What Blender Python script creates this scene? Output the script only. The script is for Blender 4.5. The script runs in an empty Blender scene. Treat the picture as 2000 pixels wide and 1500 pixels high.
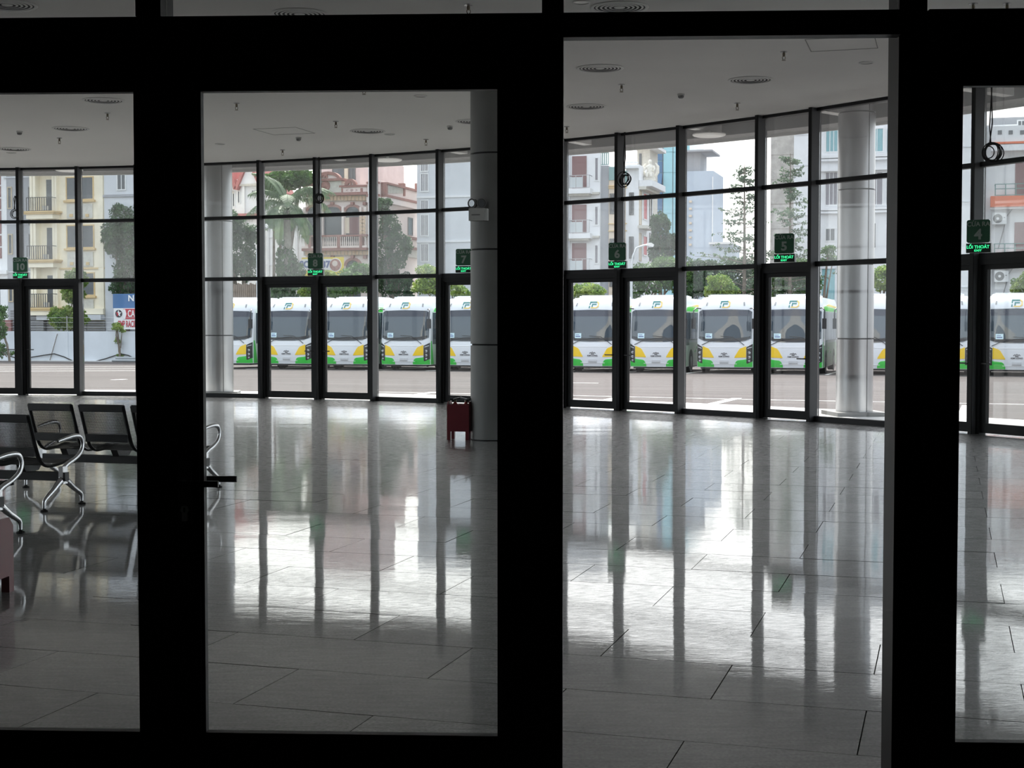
import bpy, bmesh, math, random
import numpy as np
from mathutils import Vector, Matrix

# ------------------------------------------------------------------ camera, sky, sun, exposure
sc = bpy.context.scene
COL = sc.collection
F, CY, H = 2850.0, 750.0, 1.58              # focal length in px of the 2000 px frame, eye height
PITCH = math.atan(116 / F)
TH = math.atan(850 / F)                     # the hall's tile grid is turned this much from the view axis
U = Vector((math.cos(TH), -math.sin(TH), 0)); V = Vector((math.sin(TH), math.cos(TH), 0))
CEIL = 5.08
cam = bpy.data.cameras.new('camera'); cam.lens = 36 * F / 2000; cam.sensor_width = 36; cam.sensor_fit = 'HORIZONTAL'
cam.clip_start = .05; cam.clip_end = 800
cam_o = bpy.data.objects.new('camera', cam); COL.objects.link(cam_o)
cam_o.location = (0, 0, H); cam_o.rotation_euler = (math.pi / 2 - PITCH, 0, 0)
sc.camera = cam_o

world = bpy.data.worlds.new('sky'); sc.world = world; world.use_nodes = True
wn = world.node_tree.nodes; wl = world.node_tree.links
bg = wn['Background']; bg.inputs['Strength'].default_value = 1.0
sky = wn.new('ShaderNodeTexSky'); sky.sky_type = 'NISHITA'; sky.sun_disc = False
sky.sun_elevation = math.radians(47); sky.sun_rotation = math.radians(-10); sky.air_density = 1.2; sky.dust_density = 5; sky.ozone_density = 1
hs = wn.new('ShaderNodeHueSaturation'); hs.inputs['Saturation'].default_value = .45; hs.inputs['Value'].default_value = .15   # hazy, pale sky
wl.new(sky.outputs[0], hs.inputs['Color'])
hz = wn.new('ShaderNodeMix'); hz.data_type = 'RGBA'; hz.blend_type = 'ADD'; hz.inputs['Factor'].default_value = 1; hz.clamp_result = False
wl.new(hs.outputs[0], hz.inputs['A']); hz.inputs['B'].default_value = (.43, .47, .51, 1); wl.new(hz.outputs['Result'], bg.inputs['Color'])
sun = bpy.data.lights.new('sun', 'SUN'); sun.energy = 3.6; sun.angle = math.radians(1.5); sun.color = (1, .96, .9)
sun_o = bpy.data.objects.new('sun', sun); COL.objects.link(sun_o)
sun_o.rotation_euler = Vector((.12, -.67, -.73)).to_track_quat('-Z', 'Y').to_euler(); sun_o.location = (-20, 60, 60)
sc.view_settings.view_transform = 'Standard'; sc.view_settings.look = 'None'
sc.view_settings.gamma = 1; sc.view_settings.use_curve_mapping = False
sc.view_settings.exposure = 1.03
sc.cycles.use_denoising = True
sc.cycles.max_bounces = 10; sc.cycles.diffuse_bounces = 5; sc.cycles.glossy_bounces = 4
sc.cycles.transparent_max_bounces = 24; sc.cycles.caustics_reflective = False; sc.cycles.caustics_refractive = False
sc.cycles.sample_clamp_indirect = 4
sc.cycles.use_adaptive_sampling = True; sc.cycles.adaptive_threshold = .02

# ------------------------------------------------------------------ pixel <-> place
def ray(px, py):
    a = (px - 1000) / F; b = (CY - py) / F
    return Vector((a, math.cos(PITCH) + b * math.sin(PITCH), -math.sin(PITCH) + b * math.cos(PITCH)))
def at_z(px, py, z):
    r = ray(px, py); t = (z - H) / r.z
    return Vector((r.x * t, r.y * t, z))
def at_y(px, py, y):
    r = ray(px, py); t = y / r.y
    return Vector((r.x * t, y, H + r.z * t))
def lot_z(p):                               # the parking lot falls gently away from the hall
    d = p[0] * V.x + p[1] * V.y
    return max(-.90, -.12 - .0118 * (d - 29))

# ------------------------------------------------------------------ materials
MATS = {}
def mat(name, color, rough=.6, metal=0, noise=0, scale=8, bump=0, stretch=None, emit=0, alpha=None, spec=.5, trans=0):
    if name in MATS: return MATS[name]
    m = bpy.data.materials.new(name); m.use_nodes = True; nt = m.node_tree; n = nt.nodes; l = nt.links
    b = n['Principled BSDF']
    b.inputs['Base Color'].default_value = (*color, 1); b.inputs['Roughness'].default_value = rough
    b.inputs['Metallic'].default_value = metal; b.inputs['Specular IOR Level'].default_value = spec
    if noise or bump:
        tc = n.new('ShaderNodeTexCoord'); mp = n.new('ShaderNodeMapping'); tx = n.new('ShaderNodeTexNoise')
        l.new(tc.outputs['Object'], mp.inputs['Vector']); l.new(mp.outputs['Vector'], tx.inputs['Vector'])
        if stretch: mp.inputs['Scale'].default_value = stretch
        tx.inputs['Scale'].default_value = scale; tx.inputs['Detail'].default_value = 5; tx.inputs['Roughness'].default_value = .65
        if noise:
            cr = n.new('ShaderNodeMix'); cr.data_type = 'RGBA'
            mr = n.new('ShaderNodeMapRange'); mr.inputs['From Min'].default_value = .3; mr.inputs['From Max'].default_value = .7
            l.new(tx.outputs['Fac'], mr.inputs['Value']); l.new(mr.outputs['Result'], cr.inputs['Factor'])
            cr.inputs['A'].default_value = (*[max(0, c * (1 - noise)) for c in color], 1)
            cr.inputs['B'].default_value = (*[min(1, c * (1 + noise)) for c in color], 1)
            l.new(cr.outputs['Result'], b.inputs['Base Color'])
        if bump:
            bp = n.new('ShaderNodeBump'); bp.inputs['Strength'].default_value = bump; bp.inputs['Distance'].default_value = .02
            l.new(tx.outputs['Fac'], bp.inputs['Height']); l.new(bp.outputs['Normal'], b.inputs['Normal'])
    if emit:
        b.inputs['Emission Color'].default_value = (*color, 1); b.inputs['Emission Strength'].default_value = emit
    MATS[name] = m
    return m
def glass_mat(name, tint, refl=.6, dust=.0, dust_col=(.8, .82, .82), ior=1.45):
    m = bpy.data.materials.new(name); m.use_nodes = True; nt = m.node_tree; n = nt.nodes; l = nt.links
    n.clear(); out = n.new('ShaderNodeOutputMaterial')
    tr = n.new('ShaderNodeBsdfTransparent'); tr.inputs['Color'].default_value = (*tint, 1)
    gl = n.new('ShaderNodeBsdfGlossy'); gl.inputs['Roughness'].default_value = .02
    fr = n.new('ShaderNodeFresnel'); fr.inputs['IOR'].default_value = ior
    mu = n.new('ShaderNodeMath'); mu.operation = 'MULTIPLY'; mu.inputs[1].default_value = refl
    l.new(fr.outputs['Fac'], mu.inputs[0])
    mx = n.new('ShaderNodeMixShader'); l.new(mu.outputs[0], mx.inputs['Fac']); l.new(tr.outputs[0], mx.inputs[1]); l.new(gl.outputs[0], mx.inputs[2])
    last = mx
    if dust:
        tl = n.new('ShaderNodeBsdfTranslucent'); tl.inputs['Color'].default_value = (*dust_col, 1)
        tc = n.new('ShaderNodeTexCoord'); tx = n.new('ShaderNodeTexNoise'); tx.inputs['Scale'].default_value = 1.3; tx.inputs['Detail'].default_value = 4
        l.new(tc.outputs['Object'], tx.inputs['Vector'])
        mr = n.new('ShaderNodeMapRange'); mr.inputs['To Min'].default_value = dust * .5; mr.inputs['To Max'].default_value = dust * 1.5
        l.new(tx.outputs['Fac'], mr.inputs['Value'])
        m2 = n.new('ShaderNodeMixShader'); l.new(mr.outputs['Result'], m2.inputs['Fac']); l.new(mx.outputs[0], m2.inputs[1]); l.new(tl.outputs[0], m2.inputs[2])
        last = m2
    l.new(last.outputs[0], out.inputs['Surface'])
    MATS[name] = m
    return m
def leaf_mat(name, c1, c2):
    m = bpy.data.materials.new(name); m.use_nodes = True; nt = m.node_tree; n = nt.nodes; l = nt.links
    b = n['Principled BSDF']; b.inputs['Roughness'].default_value = .55; b.inputs['Specular IOR Level'].default_value = .3
    out = n['Material Output']
    tc = n.new('ShaderNodeTexCoord'); tx = n.new('ShaderNodeTexNoise'); tx.inputs['Scale'].default_value = 1.6; tx.inputs['Detail'].default_value = 6
    l.new(tc.outputs['Object'], tx.inputs['Vector'])
    mr = n.new('ShaderNodeMapRange'); mr.inputs['From Min'].default_value = .32; mr.inputs['From Max'].default_value = .68
    l.new(tx.outputs['Fac'], mr.inputs['Value'])
    mx = n.new('ShaderNodeMix'); mx.data_type = 'RGBA'; mx.inputs['A'].default_value = (*c1, 1); mx.inputs['B'].default_value = (*c2, 1)
    l.new(mr.outputs['Result'], mx.inputs['Factor']); l.new(mx.outputs['Result'], b.inputs['Base Color'])
    tl = n.new('ShaderNodeBsdfTranslucent'); l.new(mx.outputs['Result'], tl.inputs['Color'])
    ms = n.new('ShaderNodeMixShader'); ms.inputs['Fac'].default_value = .35
    l.new(b.outputs[0], ms.inputs[1]); l.new(tl.outputs[0], ms.inputs[2]); l.new(ms.outputs[0], out.inputs['Surface'])
    MATS[name] = m
    return m
def granite_mat():
    m = bpy.data.materials.new('polished_granite'); m.use_nodes = True; nt = m.node_tree; n = nt.nodes; l = nt.links
    b = n['Principled BSDF']
    g = n.new('ShaderNodeNewGeometry'); oi = n.new('ShaderNodeObjectInfo')
    def noise(scale, detail, vec=None):
        t = n.new('ShaderNodeTexNoise'); t.inputs['Scale'].default_value = scale; t.inputs['Detail'].default_value = detail
        l.new(vec or g.outputs['Position'], t.inputs['Vector']); return t
    fine = noise(70, 3); cloud = noise(2.2, 6)
    mp = n.new('ShaderNodeMapping'); mp.inputs['Rotation'].default_value = (0, 0, TH); mp.inputs['Scale'].default_value = (1.2, 7, 1)
    l.new(g.outputs['Position'], mp.inputs['Vector']); streak = noise(4, 6, mp.outputs['Vector'])
    r1 = n.new('ShaderNodeMapRange'); r1.inputs['From Min'].default_value = .3; r1.inputs['From Max'].default_value = .7
    l.new(fine.outputs['Fac'], r1.inputs['Value'])
    c1 = n.new('ShaderNodeMix'); c1.data_type = 'RGBA'; c1.inputs['A'].default_value = (.125, .125, .122, 1); c1.inputs['B'].default_value = (.34, .336, .323, 1)
    l.new(r1.outputs['Result'], c1.inputs['Factor'])
    r2 = n.new('ShaderNodeMapRange'); r2.inputs['From Min'].default_value = .35; r2.inputs['From Max'].default_value = .68
    r2.inputs['To Min'].default_value = .55; r2.inputs['To Max'].default_value = 1.25
    l.new(streak.outputs['Fac'], r2.inputs['Value'])
    c2 = n.new('ShaderNodeMix'); c2.data_type = 'RGBA'; c2.blend_type = 'MULTIPLY'; c2.inputs['Factor'].default_value = .75
    l.new(c1.outputs['Result'], c2.inputs['A']); l.new(r2.outputs['Result'], c2.inputs['B'])
    c3 = n.new('ShaderNodeMix'); c3.data_type = 'RGBA'; c3.blend_type = 'MULTIPLY'; c3.inputs['Factor'].default_value = 1
    r3 = n.new('ShaderNodeMapRange'); r3.inputs['To Min'].default_value = .85; r3.inputs['To Max'].default_value = 1.15
    l.new(oi.outputs['Random'], r3.inputs['Value']); l.new(c2.outputs['Result'], c3.inputs['A']); l.new(r3.outputs['Result'], c3.inputs['B'])
    l.new(c3.outputs['Result'], b.inputs['Base Color'])
    r4 = n.new('ShaderNodeMapRange'); r4.inputs['From Min'].default_value = .35; r4.inputs['From Max'].default_value = .7
    r4.inputs['To Min'].default_value = .008; r4.inputs['To Max'].default_value = .04
    l.new(streak.outputs['Fac'], r4.inputs['Value']); l.new(r4.outputs['Result'], b.inputs['Coat Roughness'])
    b.inputs['Roughness'].default_value = .38; b.inputs['Coat Weight'].default_value = .85; b.inputs['Coat IOR'].default_value = 1.6
    bp = n.new('ShaderNodeBump'); bp.inputs['Strength'].default_value = .05; bp.inputs['Distance'].default_value = .012
    mp2 = n.new('ShaderNodeMapping'); mp2.inputs['Scale'].default_value = (.8, 2.2, 1); l.new(g.outputs['Position'], mp2.inputs['Vector'])
    wav = noise(1.6, 3, mp2.outputs['Vector'])
    l.new(wav.outputs['Fac'], bp.inputs['Height']); l.new(bp.outputs['Normal'], b.inputs['Normal'])
    mp3 = n.new('ShaderNodeMapping'); mp3.inputs['Rotation'].default_value = (0, 0, TH); mp3.inputs['Scale'].default_value = (5, 16, 1); l.new(g.outputs['Position'], mp3.inputs['Vector'])
    fb = noise(3.5, 4, mp3.outputs['Vector'])
    bp2 = n.new('ShaderNodeBump'); bp2.inputs['Strength'].default_value = .035; bp2.inputs['Distance'].default_value = .004
    l.new(fb.outputs['Fac'], bp2.inputs['Height']); l.new(bp.outputs['Normal'], bp2.inputs['Normal'])
    l.new(bp2.outputs['Normal'], b.inputs['Coat Normal'])
    mp4 = n.new('ShaderNodeMapping'); mp4.inputs['Rotation'].default_value = (0, 0, TH); mp4.inputs['Scale'].default_value = (6, 34, 1); l.new(g.outputs['Position'], mp4.inputs['Vector'])
    wear = noise(2.2, 7, mp4.outputs['Vector'])          # worn polish in fine streaks
    r5 = n.new('ShaderNodeMapRange'); r5.inputs['From Min'].default_value = .36; r5.inputs['From Max'].default_value = .6; r5.inputs['To Min'].default_value = .45; r5.inputs['To Max'].default_value = .95
    l.new(wear.outputs['Fac'], r5.inputs['Value']); l.new(r5.outputs['Result'], b.inputs['Coat Weight'])
    b.inputs['IOR'].default_value = 1.5
    MATS['polished_granite'] = m
    return m
def perforated_mat():
    m = bpy.data.materials.new('perforated_black_steel'); m.use_nodes = True; nt = m.node_tree; n = nt.nodes; l = nt.links
    b = n['Principled BSDF']; b.inputs['Base Color'].default_value = (.03, .03, .032, 1); b.inputs['Roughness'].default_value = .4
    out = n['Material Output']
    tc = n.new('ShaderNodeTexCoord'); mp = n.new('ShaderNodeMapping'); mp.inputs['Scale'].default_value = (75, 75, 75)
    mp.inputs['Rotation'].default_value = (0, 0, 0)
    l.new(tc.outputs['UV'], mp.inputs['Vector'])
    fr = n.new('ShaderNodeVectorMath'); fr.operation = 'FRACTION'; l.new(mp.outputs['Vector'], fr.inputs[0])
    sb = n.new('ShaderNodeVectorMath'); sb.operation = 'DISTANCE'; sb.inputs[1].default_value = (.5, .5, 0)
    l.new(fr.outputs['Vector'], sb.inputs[0])
    lt = n.new('ShaderNodeMath'); lt.operation = 'LESS_THAN'; lt.inputs[1].default_value = .27; l.new(sb.outputs['Value'], lt.inputs[0])
    tr = n.new('ShaderNodeBsdfTransparent'); ms = n.new('ShaderNodeMixShader')
    l.new(lt.outputs[0], ms.inputs['Fac']); l.new(b.outputs[0], ms.inputs[1]); l.new(tr.outputs[0], ms.inputs[2]); l.new(ms.outputs[0], out.inputs['Surface'])
    MATS['perforated_black_steel'] = m
    return m
def asphalt_mat():
    m = mat('asphalt', (.079, .069, .067), .95, spec=.15, noise=.32, scale=1.1, stretch=(.10, 1.5, 1))
    return m

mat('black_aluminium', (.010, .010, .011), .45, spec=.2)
mat('dark_aluminium', (.014, .014, .016), .45, spec=.25)
mat('mullion_grey', (.075, .075, .08), .5)
mat('ceiling_paint', (.90, .89, .865), .9, noise=.02, scale=.7)
mat('wall_paint', (.75, .75, .73), .9, noise=.05, scale=1)
mat('grout', (.015, .015, .014), .9)
granite_mat(); perforated_mat(); asphalt_mat()
glass_mat('door_glass', (.975, .985, .98), .5, .004)
glass_mat('facade_glass', (.985, .99, .99), .5, .095)
glass_mat('facade_door_glass', (.99, .995, .995), .5, .004)
mat('chrome', (.78, .78, .8), .18, 1)
mat('black_steel', (.018, .018, .02), .35)
mat('black_rubber', (.01, .01, .01), .7)
mat('red_lacquer', (.19, .022, .034), .32, noise=.1, scale=6)
mat('column_cladding', (.40, .40, .405), .3, .9, noise=.04, scale=2)
mat('column_paint', (.25, .25, .245), .42, noise=.04, scale=2)
mat('white_plastic', (.72, .72, .7), .5)
mat('grey_plastic', (.25, .25, .25), .5)
mat('sign_green', (.012, .11, .05), .4)
mat('sign_dark_green', (.002, .02, .008), .35)
mat('sign_grey_letter', (.36, .42, .38), .5)
mat('sign_lit_letter', (.05, .9, .35), .5, emit=.6)
mat('brass', (.22, .19, .14), .4, .7)
mat('steel', (.4, .4, .4), .35, .8)
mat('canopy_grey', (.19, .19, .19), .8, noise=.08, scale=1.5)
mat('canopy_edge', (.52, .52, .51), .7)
mat('concrete_light', (.60, .60, .59), .9, noise=.08, scale=2)
mat('road_paint', (.72, .71, .68), .8, noise=.05, scale=5)
mat('bus_white', (.72, .74, .77), .28)
mat('bus_green', (.05, .55, .07), .3)
mat('bus_yellow', (.85, .56, .008), .3)
mat('bus_pale_green', (.62, .70, .62), .35)
mat('bus_windscreen', (.035, .055, .075), .03, spec=.8)
mat('bus_tint', (.02, .025, .045), .12)
mat('bus_black', (.014, .014, .016), .4)
mat('lamp_lens', (.45, .47, .5), .15, .6)
mat('logo_teal', (.02, .18, .17), .4)
mat('logo_yellow', (.8, .55, .12), .4)
mat('card_paper', (.62, .82, .88), .7)
mat('ink_dark', (.06, .06, .07), .6)
mat('ink_blue', (.1, .14, .32), .6)
leaf_mat('leaf_dark', (.02, .06, .025), (.07, .15, .05))
leaf_mat('leaf_mid', (.04, .11, .03), (.13, .24, .06))
leaf_mat('leaf_bright', (.08, .19, .03), (.34, .42, .10))
leaf_mat('leaf_palm', (.05, .10, .045), (.16, .24, .12))
leaf_mat('leaf_conifer', (.05, .10, .06), (.15, .22, .13))
mat('bark', (.16, .13, .10), .9, noise=.3, scale=6)
mat('bark_pale', (.3, .28, .24), .9, noise=.25, scale=6)

# ------------------------------------------------------------------ mesh building
class MB:
    def __init__(s): s.v = []; s.f = []; s.uv = None
    def add(s, vs, fs):
        o = len(s.v); s.v += [tuple(p) for p in vs]; s.f += [tuple(i + o for i in f) for f in fs]; return s
    def box(s, x0, x1, y0, y1, z0, z1):
        return s.hexa([(x0, y0), (x1, y0), (x1, y1), (x0, y1)], z0, z1)
    def hexa(s, q, z0, z1):                 # any polygon in plan between two heights
        n = len(q)
        vs = [(p[0], p[1], z0) for p in q] + [(p[0], p[1], z1) for p in q]
        fs = [tuple(range(n))[::-1], tuple(range(n, 2 * n))] + [(i, (i + 1) % n, n + (i + 1) % n, n + i) for i in range(n)]
        return s.add(vs, fs)
    def prism(s, poly, y0, y1):             # polygon in x,z pushed along y
        n = len(poly)
        vs = [(p[0], y0, p[1]) for p in poly] + [(p[0], y1, p[1]) for p in poly]
        fs = [tuple(range(n)), tuple(range(n, 2 * n))[::-1]] + [((i + 1) % n, i, n + i, n + (i + 1) % n) for i in range(n)]
        return s.add(vs, fs)
    def prism_x(s, poly, x0, x1):           # polygon in y,z pushed along x
        n = len(poly)
        vs = [(x0, p[0], p[1]) for p in poly] + [(x1, p[0], p[1]) for p in poly]
        fs = [tuple(range(n))[::-1], tuple(range(n, 2 * n))] + [(i, (i + 1) % n, n + (i + 1) % n, n + i) for i in range(n)]
        return s.add(vs, fs)
    def tube(s, pts, r, n=6, flat=1.0, closed=False):
        pts = [Vector(p) for p in pts]; m = len(pts); rr = r if isinstance(r, (list, tuple)) else [r] * m
        vs = []; fs = []
        prev = None
        for i, p in enumerate(pts):
            if closed: d = pts[(i + 1) % m] - pts[i - 1]
            else: d = pts[min(i + 1, m - 1)] - pts[max(i - 1, 0)]
            if d.length < 1e-9: d = Vector((0, 0, 1))
            d.normalize()
            a = prev if prev is not None else (Vector((0, 0, 1)) if abs(d.z) < .9 else Vector((1, 0, 0)))
            x = a - d * a.dot(d)
            if x.length < 1e-6: x = Vector((1, 0, 0)) - d * d.x
            x.normalize(); y = d.cross(x); prev = x
            for k in range(n):
                t = 2 * math.pi * k / n
                vs.append(p + x * (rr[i] * math.cos(t)) + y * (rr[i] * flat * math.sin(t)))
        R_ = m if closed else m - 1
        for i in range(R_):
            j = (i + 1) % m
            for k in range(n):
                k2 = (k + 1) % n
                fs.append((i * n + k, i * n + k2, j * n + k2, j * n + k))
        if not closed:
            fs.append(tuple(range(n))[::-1]); fs.append(tuple(range((m - 1) * n, m * n)))
        return s.add(vs, fs)
    def lathe(s, prof, n=16, c=(0, 0, 0), axis='z'):
        vs = []; fs = []
        for r, z in prof:
            for k in range(n):
                t = 2 * math.pi * k / n; x, y = r * math.cos(t), r * math.sin(t)
                if axis == 'z': q = (x, y, z)
                elif axis == 'y': q = (x, z, y)
                else: q = (z, x, y)
                vs.append((q[0] + c[0], q[1] + c[1], q[2] + c[2]))
        for i in range(len(prof) - 1):
            for k in range(n):
                k2 = (k + 1) % n; fs.append((i * n + k, i * n + k2, (i + 1) * n + k2, (i + 1) * n + k))
        fs.append(tuple(range(n))[::-1]); fs.append(tuple(range((len(prof) - 1) * n, len(prof) * n)))
        return s.add(vs, fs)
    def grid(s, fn, nu, nv):
        vs = [fn(i / nu, j / nv) for j in range(nv + 1) for i in range(nu + 1)]
        fs = [(j * (nu + 1) + i, j * (nu + 1) + i + 1, (j + 1) * (nu + 1) + i + 1, (j + 1) * (nu + 1) + i) for j in range(nv) for i in range(nu)]
        return s.add(vs, fs)
    def build(s, name, m, parent=None, smooth=None, loc=None, merge=False):
        me = bpy.data.meshes.new(name); me.from_pydata(s.v, [], s.f)
        bm = bmesh.new(); bm.from_mesh(me)
        if merge: bmesh.ops.remove_doubles(bm, verts=bm.verts, dist=1e-4)
        bmesh.ops.recalc_face_normals(bm, faces=bm.faces); bm.to_mesh(me); bm.free()
        me.materials.append(MATS[m] if isinstance(m, str) else m)
        if smooth is not None:
            me.polygons.foreach_set('use_smooth', [True] * len(me.polygons)); me.set_sharp_from_angle(angle=math.radians(smooth))
        o = bpy.data.objects.new(name, me); COL.objects.link(o)
        if parent is not None: o.parent = parent
        if loc is not None: o.location = loc
        return o
def smooth_path(pts, rad=None, k=4):
    """Catmull-Rom through the points (and radii)"""
    P = [Vector(p) for p in pts]; out = []; rr = []
    for i in range(len(P) - 1):
        a, b, c, d = P[max(i - 1, 0)], P[i], P[i + 1], P[min(i + 2, len(P) - 1)]
        for j in range(k):
            t = j / k; out.append(.5 * (2 * b + (c - a) * t + (2 * a - 5 * b + 4 * c - d) * t * t + (3 * b - a - 3 * c + d) * t ** 3))
            if rad: rr.append(rad[i] + (rad[i + 1] - rad[i]) * t)
    out.append(P[-1])
    if rad: rr.append(rad[-1])
    return (out, rr) if rad else out
def tag(o, label=None, cat=None, group=None, kind=None):
    if label: o['label'] = label
    if cat: o['category'] = cat
    if group: o['group'] = group
    if kind: o['kind'] = kind
    return o
def thing(name, label, cat, loc=(0, 0, 0), rz=0, group=None, kind=None):
    o = bpy.data.objects.new(name, None); COL.objects.link(o); o.empty_display_size = .1
    o.location = loc; o.rotation_euler = (0, 0, rz)
    return tag(o, label, cat, group, kind)
def struct(name, loc=(0, 0, 0), rz=0, label=None):
    return thing(name, label, None, loc, rz, kind='structure')
def copy_tree(o, parent=None, loc=None, rz=None, label=None):
    c = o.copy(); COL.objects.link(c); c.parent = parent
    if loc is not None: c.location = loc
    if rz is not None: c.rotation_euler = (0, 0, rz)
    if label: c['label'] = label
    for ch in list(o.children): copy_tree(ch, c)
    return c
TEXT = {}
def text_mesh(txt, size, thick=0.0, bold=0.0, wide=1.0):
    key = (txt, size, thick, bold, wide)
    if key in TEXT: return TEXT[key]
    cu = bpy.data.curves.new('lettering', 'FONT'); cu.body = txt; cu.size = size; cu.align_x = 'CENTER'; cu.align_y = 'CENTER'
    cu.extrude = thick; cu.offset = bold; cu.resolution_u = 3
    o = bpy.data.objects.new('lettering', cu); COL.objects.link(o)
    bpy.context.view_layer.update()
    me = bpy.data.meshes.new_from_object(o.evaluated_get(bpy.context.evaluated_depsgraph_get()))
    bpy.data.objects.remove(o); bpy.data.curves.remove(cu)
    for v in me.vertices:                   # stand it up: x right, z up, facing -y
        x, y, z = v.co; v.co = (x * wide, -z, y)
    TEXT[key] = me
    return me
def lettering(txt, size, m, parent, loc, thick=.003, bold=0.0, wide=1.0, name='lettering'):
    me = text_mesh(txt, size, thick, bold, wide).copy(); me.materials.clear(); me.materials.append(MATS[m])
    o = bpy.data.objects.new(name, me); COL.objects.link(o); o.parent = parent; o.location = loc
    return o
# ------------------------------------------------------------------ the hall: curved glass front
AC = Vector((-13.98, 8.967, 0)); AR = 24.067            # centre and radius of the curved front
def arc(s, off=0.0, z=0.0):
    a = s / AR
    return Vector((AC.x + (AR + off) * math.cos(a), AC.y + (AR + off) * math.sin(a), z))
def abox(mb, s0, s1, o0, o1, z0, z1):
    return mb.hexa([arc(s0, o0), arc(s1, o0), arc(s1, o1), arc(s0, o1)], z0, z1)
def s_at(px):
    d = ray(px, 634); d.z = 0; d.normalize(); b = d.dot(AC); c = AC.length_squared - AR * AR
    q = d * (b + math.sqrt(b * b - c)); return math.atan2(q.y - AC.y, q.x - AC.x) * AR
P0 = 4.84
def part_y(x): return P0 - .045 * (x + .5)               # line of the near glass partition
XL = -15.2
S_END = 37.65                                            # where the front meets the left wall
def hall_outline(off):
    pts = [(XL, part_y(XL)), (9.6, part_y(9.6))]
    for k in range(61):
        s = -4.2 + (S_END + 4.2) * k / 60
        p = arc(s, off); pts.append((max(XL, p.x), p.y))
    return pts
fl = struct('floor')
MB().hexa(hall_outline(.05), -.25, -.012).build('floor_bed', 'grout', fl)
TW, TD, TV0 = 1.268, .6455, 5.44
rnd = random.Random(4)
def uv_world(a, b): return U * a + V * b
def clip_pt(p):
    d = Vector((p.x - AC.x, p.y - AC.y, 0))
    if d.length > AR + .02: d = d.normalized() * (AR + .02); p = Vector((AC.x + d.x, AC.y + d.y, 0))
    return Vector((max(XL, p.x), max(part_y(p.x), p.y), 0))
tile_me = None; far_tiles = MB(); n_tile = 0
for j in range(-3, 50):
    v0 = TV0 + j * TD; off = -.30 if j % 2 == 0 else -.94
    for i in range(-24, 14):
        u0 = off + i * TW
        c = uv_world(u0 + TW / 2, v0 + TD / 2)
        cs = [uv_world(u0 + a, v0 + b) for a, b in ((.002, .002), (TW - .002, .002), (TW - .002, TD - .002), (.002, TD - .002))]
        ins = [((p - AC).length < AR - .02 and p.x > XL and p.y > part_y(p.x)) for p in cs]
        if not any(ins): continue
        dz = [rnd.uniform(-.0007, .0007) for _ in range(4)]
        px = 1000 + F * c.x / max(c.y, .1)
        if all(ins) and c.y < 17.5 and -170 < px < 2170:
            if tile_me is None:
                t = MB(); a, b = TW / 2 - .0025, TD / 2 - .0025; e = .0
                vs = [(-a, -b, -.012), (a, -b, -.012), (a, b, -.012), (-a, b, -.012),
                      (-a, -b, 0), (a, -b, 0), (a, b, 0), (-a, b, 0)]
                t.add(vs, [(4, 5, 6, 7)])
                t.add(vs, [(k, (k + 1) % 4, 4 + (k + 1) % 4, 4 + k) for k in range(4)])
                o = t.build('floor_tile', 'polished_granite', fl); tile_me = o; o.data.materials.append(MATS['grout'])
                for pf in o.data.polygons: pf.material_index = 0 if abs(pf.normal.z) > .5 else 1
            else:
                o = tile_me.copy(); COL.objects.link(o)
            o.location = c; o.rotation_euler = (rnd.gauss(0, .0011), rnd.gauss(0, .0007), -TH); n_tile += 1
        else:
            q = [clip_pt(p) for p in cs]
            k = len(far_tiles.v)
            far_tiles.v += [(p.x, p.y, -.012) for p in q] + [(p.x, p.y, d) for p, d in zip(q, dz)]
            far_tiles.f += [(k + 4, k + 5, k + 6, k + 7)] + [(k + m_, k + (m_ + 1) % 4, k + 4 + (m_ + 1) % 4, k + 4 + m_) for m_ in range(4)]
tag(far_tiles.build('distant_floor_tiles', 'polished_granite', fl), kind='stuff')

ce = struct('ceiling')
MB().hexa(hall_outline(-.06), CEIL, CEIL + .22).build('ceiling_board', 'ceiling_paint', ce)
for (xa, ya, xb, yb) in ((1604, 79, 1685, 92), (523, 253, 588, 259)):   # access hatches
    c = at_z((xa + xb) / 2, (ya + yb) / 2, CEIL); w = .42
    h = MB()
    for q in ((-w, -w, w, -w + .012), (-w, w - .012, w, w), (-w, -w, -w + .012, w), (w - .012, -w, w, w)):
        h.box(q[0], q[2], q[1], q[3], -.004, .0)
    o = h.build('access_hatch', mat('hatch_line', (.34, .34, .33), .8), ce, loc=c); o.rotation_euler = (0, 0, -TH)
wl_ = struct('wall_left')                                # unseen left side, glazing added to bring more daylight into the hall
for i in range(20):
    y = part_y(XL) + .1 + i * 1.46
    MB().box(XL - .04, XL + .16, y - .03, y + .03, 0, CEIL).build('mullion', 'mullion_grey', wl_)
    if i < 19:
        for z0, z1 in ((0, .09), (2.52, 2.6), (3.85, 3.91), (CEIL - .05, CEIL)): MB().box(XL - .03, XL + .08, y + .03, y + 1.43, z0, z1).build('transom', 'dark_aluminium', wl_)
        for z0, z1 in ((.09, 2.52), (2.6, 3.85), (3.91, CEIL - .05)): MB().box(XL - .006, XL + .006, y + .03, y + 1.43, z0, z1).build('pane', 'facade_door_glass', wl_)

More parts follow.
